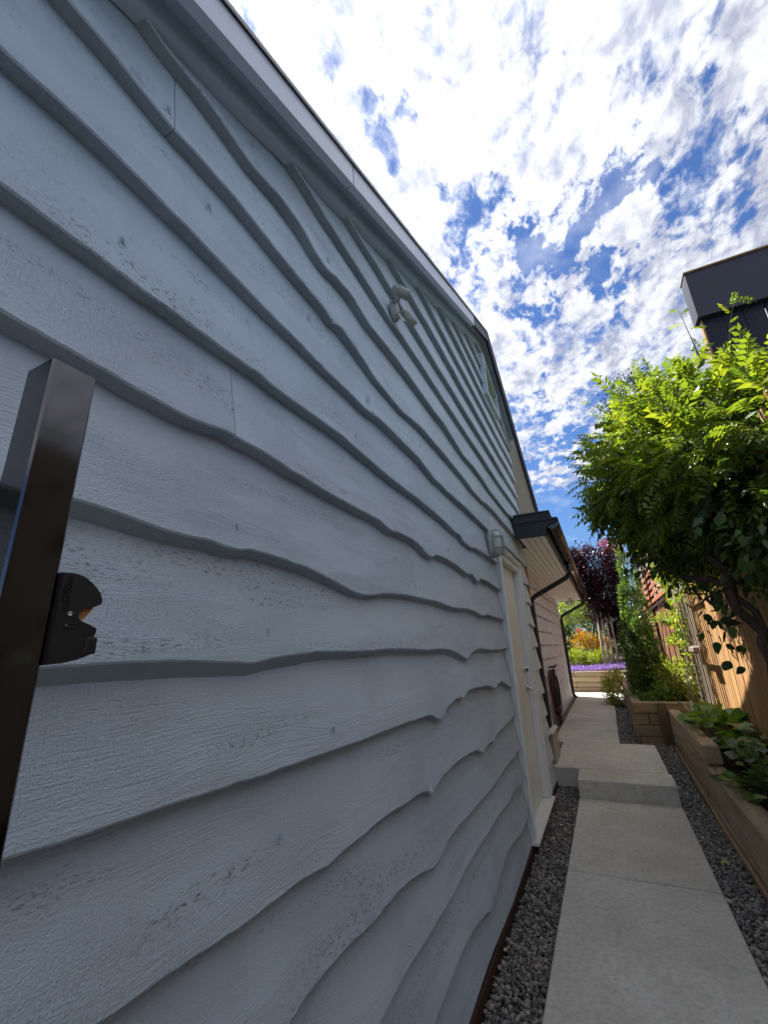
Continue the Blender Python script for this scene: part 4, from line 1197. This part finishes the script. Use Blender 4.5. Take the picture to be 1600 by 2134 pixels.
# neighbour's building behind the red fence
sh = thing('neighbour_building', 'weathered brown grey boarded building with upright battens behind the red fence', 'building', (2.6, 13.0, 0))
B().box(2.015, 4.4, 9.6, 15.9, -0.2, 3.80).out('wall', 'greywood_y', sh)
for k in range(12):
    z = 1.9 + k * 0.16
    V = []
    for yy in (9.6, 15.9):
        V += [(1.985, yy, z), (2.003, yy, z + 0.158), (2.014, yy, z + 0.158), (2.014, yy, z)]
    part('siding_board', V, [(0, 1, 2, 3), (7, 6, 5, 4), (0, 4, 5, 1), (1, 5, 6, 2), (2, 6, 7, 3), (3, 7, 4, 0)], 'greywood_y', sh)
for yy in (9.6, 10.7, 11.8, 12.9, 14.0, 15.1, 15.86):
    B().cbox(1.955, 1.984, yy, yy + 0.05, 1.9, 3.8, 0.003).out('batten', 'red_dark', sh)
B().prism([(1.85, 3.82), (4.5, 4.5), (4.5, 4.6), (1.85, 3.90)], 'y', 9.5, 16.1).out('roof', 'roof', sh)

# ================================================================== PLANTS
CP = compound(5, 1.0, 0.30)
# --- the big vine over the fence
vine = thing('vine', 'big twining vine with feathery yellow green leaves heaped over the tan fence', 'vine', (1.55, 3.4, 0.3))
VB = [((1.98, 3.50, 2.50), (0.78, 0.62, 0.62), 1.2), ((1.52, 4.15, 2.76), (0.56, 0.72, 0.70), 1.2), ((1.20, 4.55, 2.74), (0.32, 0.50, 0.50), .45), ((2.5, 3.3, 2.35), (.7, .6, .68), 0.8), ((1.62, 5.0, 2.55), (.5, .6, .6), .5)]
foliage('leaf_mass', 'vine', vine, VB, 3000, 0.20, 170, 0.11, 0.14, 0.25, base=CP, outward=1.0)
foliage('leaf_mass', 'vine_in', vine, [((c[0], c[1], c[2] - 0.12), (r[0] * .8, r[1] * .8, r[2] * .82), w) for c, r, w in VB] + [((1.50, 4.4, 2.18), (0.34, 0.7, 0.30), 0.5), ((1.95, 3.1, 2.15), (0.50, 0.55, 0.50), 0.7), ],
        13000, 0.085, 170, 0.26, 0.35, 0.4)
for o in vine.children:
    o['kind'] = 'stuff'
# separate sprays on the lit face
Pn, Nn = blob_points(VB, 900, 300, 0.08, 0.03)
keep = (Nn[:, 1] < 0.35) & (Nn[:, 2] > -0.35) & (Nn[:, 0] < 0.75)
Pn, Nn = Pn[keep][:215], Nn[keep][:215]
k = len(Pn)
ax = Nn * 1.0 + rng.normal(size=(k, 3)) * 0.35 + np.array([0, 0, -0.15])
leaf_parts(vine, 'vine', CP, Pn, ax, np.tile([0, -0.2, 1.0], (k, 1)) + rng.normal(size=(k, 3)) * 0.2, 0.24)
# whippy shoots on the left with sparse sprays
b = B()
SH = [((1.0, 4.5, 2.95), (0.80, 4.35, 3.05), (0.70, 4.2, 3.0)), ((1.0, 4.4, 2.8), (0.80, 4.3, 2.83), (0.70, 4.15, 2.80)), ((1.02, 4.5, 2.6), (0.84, 4.4, 2.62), (0.74, 4.3, 2.56)),
      ((1.05, 4.4, 2.5), (0.88, 4.3, 2.48), (0.76, 4.25, 2.50)), ((1.2, 4.2, 3.3), (1.02, 4.1, 3.45), (0.93, 4.0, 3.50)), ((1.45, 3.9, 3.4), (1.36, 3.8, 3.56), (1.33, 3.75, 3.66)),
      ((1.7, 3.5, 3.35), (1.62, 3.3, 3.5), (1.58, 3.2, 3.60)), ((1.85, 3.4, 3.3), (1.86, 3.3, 3.5), (1.93, 3.2, 3.62))]
sp = []
for s3 in SH:
    a, m_, c = (Vector(q) for q in s3)
    pts = [((1 - t) ** 2) * a + 2 * t * (1 - t) * m_ + t * t * c for t in [q / 7 for q in range(8)]]
    b.tube(pts, [0.004 - 0.0004 * q for q in range(8)], 5)
    for q in range(2, 8):
        sp.append((pts[q], (pts[q] - pts[q - 1]).normalized()))
# twisted trunk and limbs
def limb(pts, r0, r1, k=9, jit=0.02):
    pts = [Vector(p) for p in pts]
    out = []
    for i in range(len(pts) - 1):
        for t in (0.0, 0.2, 0.4, 0.6, 0.8):
            out.append(pts[i].lerp(pts[i + 1], t) + Vector(rng.normal(0, jit, 3).tolist()))
    out.append(pts[-1])
    n = len(out)
    b.tube(out, [r0 + (r1 - r0) * i / (n - 1) for i in range(n)], k)
limb([(1.55, 2.9, 0.25), (1.54, 3.05, 0.7), (1.50, 3.3, 1.2), (1.50, 3.45, 1.7), (1.42, 3.7, 2.15), (1.35, 4.0, 2.6)], 0.038, 0.018, 9, 0.026)
limb([(1.60, 2.95, 0.25), (1.52, 3.15, 0.8), (1.58, 3.3, 1.3), (1.48, 3.5, 1.75), (1.62, 3.5, 2.3), (1.9, 3.4, 2.8)], 0.026, 0.014, 8, 0.026)
limb([(1.50, 3.45, 1.72), (1.35, 3.8, 1.78), (1.30, 4.2, 1.9), (1.25, 4.6, 2.2)], 0.024, 0.010)
limb([(1.50, 3.5, 1.75), (1.7, 3.9, 1.9), (1.7, 4.5, 2.2)], 0.022, 0.010)
limb([(1.52, 3.2, 1.1), (1.60, 2.95, 1.35), (1.66, 2.7, 1.5), (1.62, 2.9, 1.62)], 0.010, 0.006)
limb([(1.6, 2.9, .9), (1.72, 2.8, 1.5), (1.74, 2.75, 2.0), (1.8, 2.8, 2.5)], 0.016, 0.010)
for q in range(26):
    a = Vector((1.5 + random.uniform(-.1, .25), 3.6 + random.uniform(-.2, .6), 2.1 + random.uniform(0, .4)))
    c = Vector((random.uniform(0.95, 2.2), random.uniform(2.95, 4.7), random.uniform(2.0, 3.15)))
    limb([a, a.lerp(c, .5) + Vector((random.uniform(-.1, .1), random.uniform(-.1, .1), .12)), c], 0.010, 0.003, 5, 0.015)
b.out('trunk', 'bark', vine, True)
Pn = np.array([p for p, d in sp]); dd = np.array([d for p, d in sp])
leaf_parts(vine, 'vine', CP, Pn, dd * 0.5 + rng.normal(size=dd.shape) * 0.55, np.tile([0, 0, 1.0], (len(Pn), 1)) + rng.normal(size=dd.shape) * 0.2, 0.10)
# broad dark leaves hanging in front of the sunny pickets
HP = []
for c, n_ in (((1.48, 3.95, 1.66), 34), ((1.50, 4.2, 1.50), 22), ((1.55, 4.25, 1.33), 12), ((1.62, 3.3, 1.75), 26), ((1.60, 2.9, 1.18), 8), ((1.42, 4.6, 1.80), 18)):
    HP.append(np.array(c) + rng.normal(size=(n_, 3)) * np.array([0.06, 0.14, 0.075]))
HP = np.concatenate(HP)
k = len(HP)
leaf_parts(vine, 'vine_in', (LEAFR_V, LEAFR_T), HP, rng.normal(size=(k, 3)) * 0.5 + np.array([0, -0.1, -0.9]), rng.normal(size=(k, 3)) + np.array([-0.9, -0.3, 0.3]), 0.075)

def shrub(name, label, cat, loc, mat, blobs, n, size, group=None, stem='bark', stems=(), **kw):
    t = thing(name, label, cat, loc, group)
    o = foliage('crown', mat, t, blobs, n, size, **kw)
    if stems:
        bb = B()
        for pts, r0, r1 in stems:
            bb.tube(pts, [r0 + (r1 - r0) * i / (len(pts) - 1) for i in range(len(pts))], 8)
        bb.out('trunk', stem, t, True)
    return t

# --- columnar yew in the raised bed
yb = []
for (x, y, z0, z1, r) in ((1.20, 8.35, 0.6, 2.75, .13), (1.10, 8.25, .6, 2.25, .12), (1.33, 8.4, .6, 2.35, .13), (1.00, 8.2, .6, 1.65, .11), (1.42, 8.5, .6, 1.9, .12), (1.22, 8.1, .55, 1.7, .16), (1.02, 8.05, .55, 1.15, .12), (1.38, 8.1, .55, 1.25, .14)):
    k = int((z1 - z0) / 0.22)
    for i in range(k + 1):
        t_ = i / max(1, k)
        yb.append(((x + 0.03 * math.sin(i * 2.1), y + 0.03 * math.cos(i * 1.7), z0 + (z1 - z0) * t_), (r * (1.05 - 0.65 * t_), r * (1.05 - 0.65 * t_), 0.15), 1.1 - 0.5 * t_))
shrub('yew', 'upright dark green yew with several pointed columns in the raised bed', 'shrub', (1.2, 8.3, 0.52), 'yew', yb, 19000, 0.046, clumps=420, spread=0.28, shell=0.25, droop=-0.7, stems=[(((1.2, 8.3, .45), (1.2, 8.32, 1.2), (1.2, 8.35, 2.2)), .03, .008)])
# --- nandina by the trellis
nb_ = [((1.50, 7.75, 0.86), (.21, .30, .24), 1.6), ((1.42, 7.6, 0.66), (.20, .26, .12), .9), ((1.60, 7.45, 1.36), (.10, .26, .07), .35), ((1.56, 7.45, 1.68), (.12, .24, .06), .35), ((1.62, 7.6, 2.30), (.10, .30, .20), .5)]
sn = shrub('nandina', 'airy yellow green nandina with layered sprays between the yew and the trellis', 'shrub', (1.5, 7.7, 0.52), 'nandina', nb_, 3000, 0.058, clumps=150, spread=0.22, shell=0.3, droop=0.15,
      stems=[(((1.5 + dx, 7.65, .45), (1.5 + dx, 7.6, 1.1), (1.53 + dx * .5, 7.55, 1.9)), .010, .005) for dx in (-.06, 0, .07)])
shrub('honeysuckle', 'pale climbing stems and small leaves at the foot of the trellis', 'climber', (1.5, 6.6, 0.35), 'nandina', [((1.56, 6.75, 0.95), (.07, .16, .42), 1), ((1.58, 6.7, 1.8), (.07, .25, .45), 1.2), ((1.60, 7.0, 2.3), (.10, .25, .25), .8)], 1300, 0.05, stem='palebark', clumps=60, spread=0.25,
      stems=[(((1.50 + a, 6.6 + c, .28), (1.53 + a, 6.62, .8), (1.60, 6.66 + c, 1.4), (1.6, 6.8, 2.1)), .012, .006) for a, c in ((0, 0), (.05, .06), (-.03, .1))])
shrub('boxwood', 'rounded variegated shrub spilling over the path at the corner of the raised bed', 'shrub', (0.70, 11.0, 0.1), 'lime', [((0.72, 11.0, 0.44), (.24, .36, .32), 1)], 2600, 0.05, clumps=90, spread=0.2, droop=-0.2)
shrub('fern', 'low dark green filler plant under the yew along the raised bed edge', 'plant', (1.2, 7.5, 0.52), 'yew', [((1.15, 7.55, 0.60), (.20, .18, .10), 1), ((1.4, 7.45, 0.66), (.18, .14, .16), 1)], 1500, 0.045, clumps=60, spread=0.3)

# --- broad leaved plants in the low planter, each leaf a part
def leafy(name, label, cat, loc, spots, size, ax_up, mat='broad', width=1.5):
    t = thing(name, label, cat, loc)
    P_ = []
    for c, n_, s_ in spots:
        P_.append(np.array(c) + rng.normal(size=(n_, 3)) * np.array(s_))
    P_ = np.concatenate(P_)
    k = len(P_)
    a = P_ - np.array([loc[0] + 0.05, loc[1], loc[2] - 0.05])
    a = a / np.linalg.norm(a, axis=1, keepdims=True) + rng.normal(size=(k, 3)) * 0.35
    a[:, 2] = a[:, 2] * 0.3 + ax_up
    leaf_parts(t, mat, (LEAFR_V * np.array([width, 1, 1]), LEAFR_T), P_, a, rng.normal(size=(k, 3)) * 0.3 + np.array([-0.2, -0.1, 1.0]), size)
    bb = B()
    for p in P_[::3]:
        r0 = Vector((loc[0] + random.uniform(-.03, .03), loc[1] + random.uniform(-.05, .05), loc[2]))
        bb.tube([r0, r0.lerp(Vector(p.tolist()), .5) + Vector((0, 0, .03)), Vector(p.tolist())], 0.003, 5)
    bb.out('stems', 'vine_stem', t)
    return t
MAT['vine_stem'] = m_plain('green_stem', (0.09, 0.13, 0.03), 0.5)
leafy('broadleaf_plant', 'broad bright green leaves heaped over the upper timber of the low planter', 'plant', (1.50, 5.45, 0.34), [((1.57, 5.6, 0.60), 60, (.08, .28, .05)), ((1.60, 5.1, .54), 44, (.07, .16, .06))], 0.150, 0.0, 'broad', 1.15)
leafy('bramble_plant', 'darker green toothed leaves spilling over the lower timber of the planter', 'plant', (1.55, 4.2, 0.32), [((1.56, 4.55, .52), 60, (.07, .16, .04)), ((1.55, 4.15, .47), 90, (.07, .24, .05)), ((1.57, 3.7, .45), 60, (.06, .2, .05)), ((1.40, 4.05, .41), 26, (.04, .14, .012))], 0.085, 0.05, 'bramble', 1.1)
leafy('ivy_sprig', 'small sprig of leaves hanging low in front of the shaded pickets', 'plant', (1.66, 3.3, 0.34), [((1.60, 3.25, .86), 14, (.03, .05, .05))], 0.07, -0.6, 'vine_in', 1.1)

t = thing('flower_pot', 'small terracotta pot standing on the lower planter timber', 'pot', (1.385, 3.27, 0.374))
B().lathe([(0.040, 0.0), (0.055, 0.07), (0.062, 0.072), (0.062, 0.092), (0.054, 0.092), (0.050, 0.075)], (1.385, 3.27, 0.375), (0, 0, 1), 22).out('pot', 'terracotta', t, True)
B().lathe([(0.049, 0.0), (0.049, 0.004)], (1.385, 3.27, 0.447), (0, 0, 1), 16).out('soil', 'soil', t)
t = thing('white_board', 'small white panel leaning in the bed at the corner of the raised bed', 'board', (1.5, 6.5, 0.3))
B().prism([(6.32, 0.30), (6.62, 0.30), (6.60, 0.66), (6.40, 0.70)], 'x', 1.47, 1.482).out('panel', 'white', t)
t = thing('drip_pipe', 'pale plastic pipe arching down beside the white panel', 'pipe', (1.42, 7.0, 0.3))
B().tube([(1.40, 7.0, 0.615), (1.45, 6.95, 0.61), (1.47, 6.8, 0.55), (1.44, 6.4, 0.36), (1.43, 6.3, 0.31)], 0.012, 8).out('pipe', 'conduit', t, True)

# --- the garden at the end
shrub('purple_tree', 'dense dark purple leaved tree with pale stems rising over the end of the path', 'tree', (0.8, 14.3, 0.6), 'purple',
      [((0.80, 14.6, 3.55), (0.66, .7, 0.75), 1.5), ((1.05, 14.6, 3.0), (0.52, .6, 0.9), 1.2), ((0.72, 14.6, 2.5), (0.40, .5, 0.6), .7), ((0.5, 14.5, 3.1), (.36, .4, .5), .6), ((1.05, 14.5, 2.0), (.24, .3, .50), .6), ((0.30, 14.4, 3.7), (.26, .3, .4), .4)],
      21000, 0.085, clumps=330, spread=0.16, shell=0.25, droop=0.1, stem='palebark',
      stems=[(((0.62 + 0.10 * i, 14.15 + .06 * i, 0.58), (0.60 + 0.12 * i, 14.2 + .05 * i, 1.3), (0.62 + .11 * i, 14.3, 2.2)), .042, .03) for i in range(4)])
shrub('red_shoots', 'crimson young leaves at the top right of the purple tree', 'shrub', (1.3, 14.6, 0.6), 'redleaf', [((1.30, 14.4, 4.15), (.26, .3, .26), 1), ((1.5, 14.5, 3.85), (.16, .2, .2), .5)], 900, 0.075, clumps=40, spread=.2,
      stems=[(((1.2, 14.6, 0.6), (1.2, 14.6, 2.5), (1.3, 14.5, 4.0)), .03, .01)])
lab = ['leftmost low lime green shrub behind the violet flowers', 'second low lime green shrub behind the violet flowers', 'third low lime green shrub behind the violet flowers', 'rightmost lime green shrub by the pale stems of the purple tree']
for i, (x, y) in enumerate(((-0.55, 14.5), (-0.1, 14.55), (0.28, 14.5), (0.60, 14.75))):
    shrub('lime_shrub', lab[i], 'shrub', (x, y, 0.65), 'lime', [((x, y, 0.92 + .04 * (i % 2)), (.27, .25, .26), 1)], 1500, 0.06, group='lime green shrubs in the end bed', clumps=50, spread=.2, droop=-.2)
shrub('orange_shrub', 'golden orange shrub glowing behind the lime green shrubs', 'shrub', (0.1, 15.3, 0.75), 'orange', [((0.12, 15.3, 1.25), (.42, .35, .42), 1), ((0.55, 15.3, 1.35), (.3, .3, .3), .5), ((.2, 15.3, 1.55), (.25, .3, .2), .3)], 3800, 0.06, clumps=110, spread=.2, droop=-.1)
shrub('small_tree', 'small tree with a forked leaning trunk and yellow green crown beyond the orange shrub', 'tree', (0.55, 15.9, 0.8), 'nandina', [((-0.1, 16.2, 2.6), (.8, .7, .55), 1), ((0.5, 16.3, 2.4), (.5, .5, .5), .7)], 5200, 0.085, clumps=120, spread=.2,
      stems=[(((0.60, 15.6, .7), (0.50, 15.65, 1.35), (0.32, 15.8, 1.75), (-0.1, 16.1, 2.3)), .055, .02), (((0.40, 15.7, 1.6), (0.55, 16, 2.2)), .03, .015)])
sh_l = ['dark green tree behind the downpipe at the end of the garden', 'tall mid green tree in the middle of the garden backdrop', 'broad green tree right of the garden backdrop', 'pale green shrub at the left of the end bed', 'far tall tree left of the garden backdrop']
for i, (x, y, z, rx, ry, rz, mt, n_) in enumerate(((-1.9, 18.5, 2.2, 1.7, 1.2, 1.7, 'green', 8000), (0.4, 19.5, 1.9, 1.9, 1.2, 1.6, 'green', 8000), (3.4, 20.0, 3.0, 1.9, 1.2, 2.4, 'green', 7000), (-1.1, 15.6, 1.4, .7, .5, .8, 'green', 3500), (-5.2, 20.5, 2.6, 2.0, 1.4, 1.9, 'conifer', 7000))):
    shrub('garden_tree', sh_l[i], 'tree', (x, y, 0.7), mt, [((x, y, z), (rx, ry, rz), 1), ((x + rx * .4, y - .3, z - rz * .3), (rx * .5, ry * .6, rz * .5), .5)], n_, 0.13, clumps=220, spread=.16, stems=[(((x, y, .6), (x + .1, y, z)), .12, .05)])
shrub('conifer', 'tall blue green conifer standing behind the vine', 'tree', (3.35, 18.0, 0), 'conifer', [((3.35, 18.0, 1.8 + i * 1.10), (1.65 - 0.08 * i, 1.4 - .07 * i, .95), 1 - .05 * i) for i in range(9)], 22000, 0.13, clumps=900, spread=.2, shell=.15, stems=[(((3.35, 18.0, 0), (3.35, 18.0, 5), (3.35, 18.0, 10.5)), .16, .03)])

shrub('hedge', 'dense dark hedge growing behind the dark brown fence nearest the camera', 'hedge', (2.0, 0.0, 0), 'conifer', [((2.25, -2.0 + i * 0.62, z), (.38, .5, .5), 1) for i in range(3, 7) for z in (.7, 1.4, 2.08)], 10000, 0.09, clumps=600, spread=.25, shell=.25, stems=[(((2.25, -1 + q, 0), (2.25, -1 + q, 1.8)), .04, .02) for q in (0, 1, 2)])

# violet flowers edging the end bed
n = 5200
Pn = np.stack([rng.uniform(-0.75, 1.55, n), rng.uniform(13.75, 14.22, n), np.zeros(n)], 1)
Pn[:, 2] = 0.66 + (Pn[:, 1] - 13.75) * 0.16 + np.clip(Pn[:, 0] - 0.3, 0, 2) * 0.06 + np.abs(rng.normal(0, .045, n))
ax = rng.normal(size=(n, 3)) * .6 + np.array([0, -.1, .7])
V, t_, vv = scatter(LEAF_V, LEAF_T, Pn, frames(ax, rng.normal(size=(n, 3))), 0.038 * rng.uniform(.6, 1.3, n), rng.random(n))
o = link('violet_flowers', fast_mesh('violet_flowers', V, t_, vv, 'lilac'))
tag(o, 'band of violet flowers along the top of the end retaining wall', 'flowers', kind='stuff')
t = thing('poppy', 'single small red flower left of the small tree', 'flower', (0.02, 15.0, 0.7))
foliage('petals', 'poppy', t, [((0.02, 15.0, 1.78), (.05, .05, .05), 1)], 40, 0.06)
B().tube([(0.02, 15.0, .7), (0.02, 15.0, 1.76)], 0.006, 5).out('stem', 'vine_stem', t)
t = thing('garden_rock', 'pale boulder half hidden in the lime green shrubs', 'rock', (0.72, 15.0, 0.75))
o = B().lathe([(0.02, -.02), (.10, 0), (.13, .06), (.10, .12), (.03, .15)], (0.74, 15.0, 1.0), (0.1, 0, 1), 9).out('boulder', 'rock', t)

# fallen leaf and litter
t = B().add([(1.12, 3.92, -0.004), (1.14, 3.90, 0.004), (1.175, 3.93, -0.002), (1.15, 3.955, 0.006)], [(0, 1, 2, 3)]).out('fallen_leaf', 'yellowleaf', None)
tag(t, 'curled yellow leaf lying on the right hand pebbles', 'leaf')
n = 46
Pn = np.stack([np.where(rng.random(n) < .7, rng.uniform(.03, .22, n), rng.uniform(1.07, 1.23, n)), rng.uniform(1.6, 4.6, n), np.full(n, -0.018)], 1)
Pn[:, 2] += np.where(Pn[:, 0] > 1, 0.016, 0.0)
an = rng.uniform(0, 2 * PI, n)
V, t_, vv = scatter(LEAF_V * np.array([.35, 1, .3]), LEAF_T, Pn, frames(np.stack([np.cos(an), np.sin(an), 0 * an + .05], 1), np.tile([0, 0, 1.0], (n, 1))), rng.uniform(.02, .055, n), rng.random(n))
MAT['litter'] = m_attr('dry_litter', [(0, (0.2, 0.13, 0.06)), (1, (0.5, 0.42, 0.25))], 0.7)
n = 34
Pn = np.stack([rng.uniform(0.26, 1.03, n), rng.uniform(1.9, 9.0, n), np.full(n, 0.003)], 1)
Pn[:, 2] += np.where(Pn[:, 1] > 4.98, 0.151, 0.0)
an = rng.uniform(0, 2 * PI, n)
V2, t2, v2 = scatter(LEAF_V * np.array([.7, 1, .3]), LEAF_T, Pn, frames(np.stack([np.cos(an), np.sin(an), 0 * an + .03], 1), np.tile([0, 0, 1.0], (n, 1))), rng.uniform(.006, .018, n), rng.random(n) * .5)
t_ = np.concatenate([t_, t2 + len(V)]); V = np.concatenate([V, V2]); vv = np.concatenate([vv, v2])
o = link('leaf_litter', fast_mesh('leaf_litter', V, t_, vv, 'litter'))
tag(o, 'dry stems and leaf scraps caught among the pebbles', 'litter', kind='stuff')
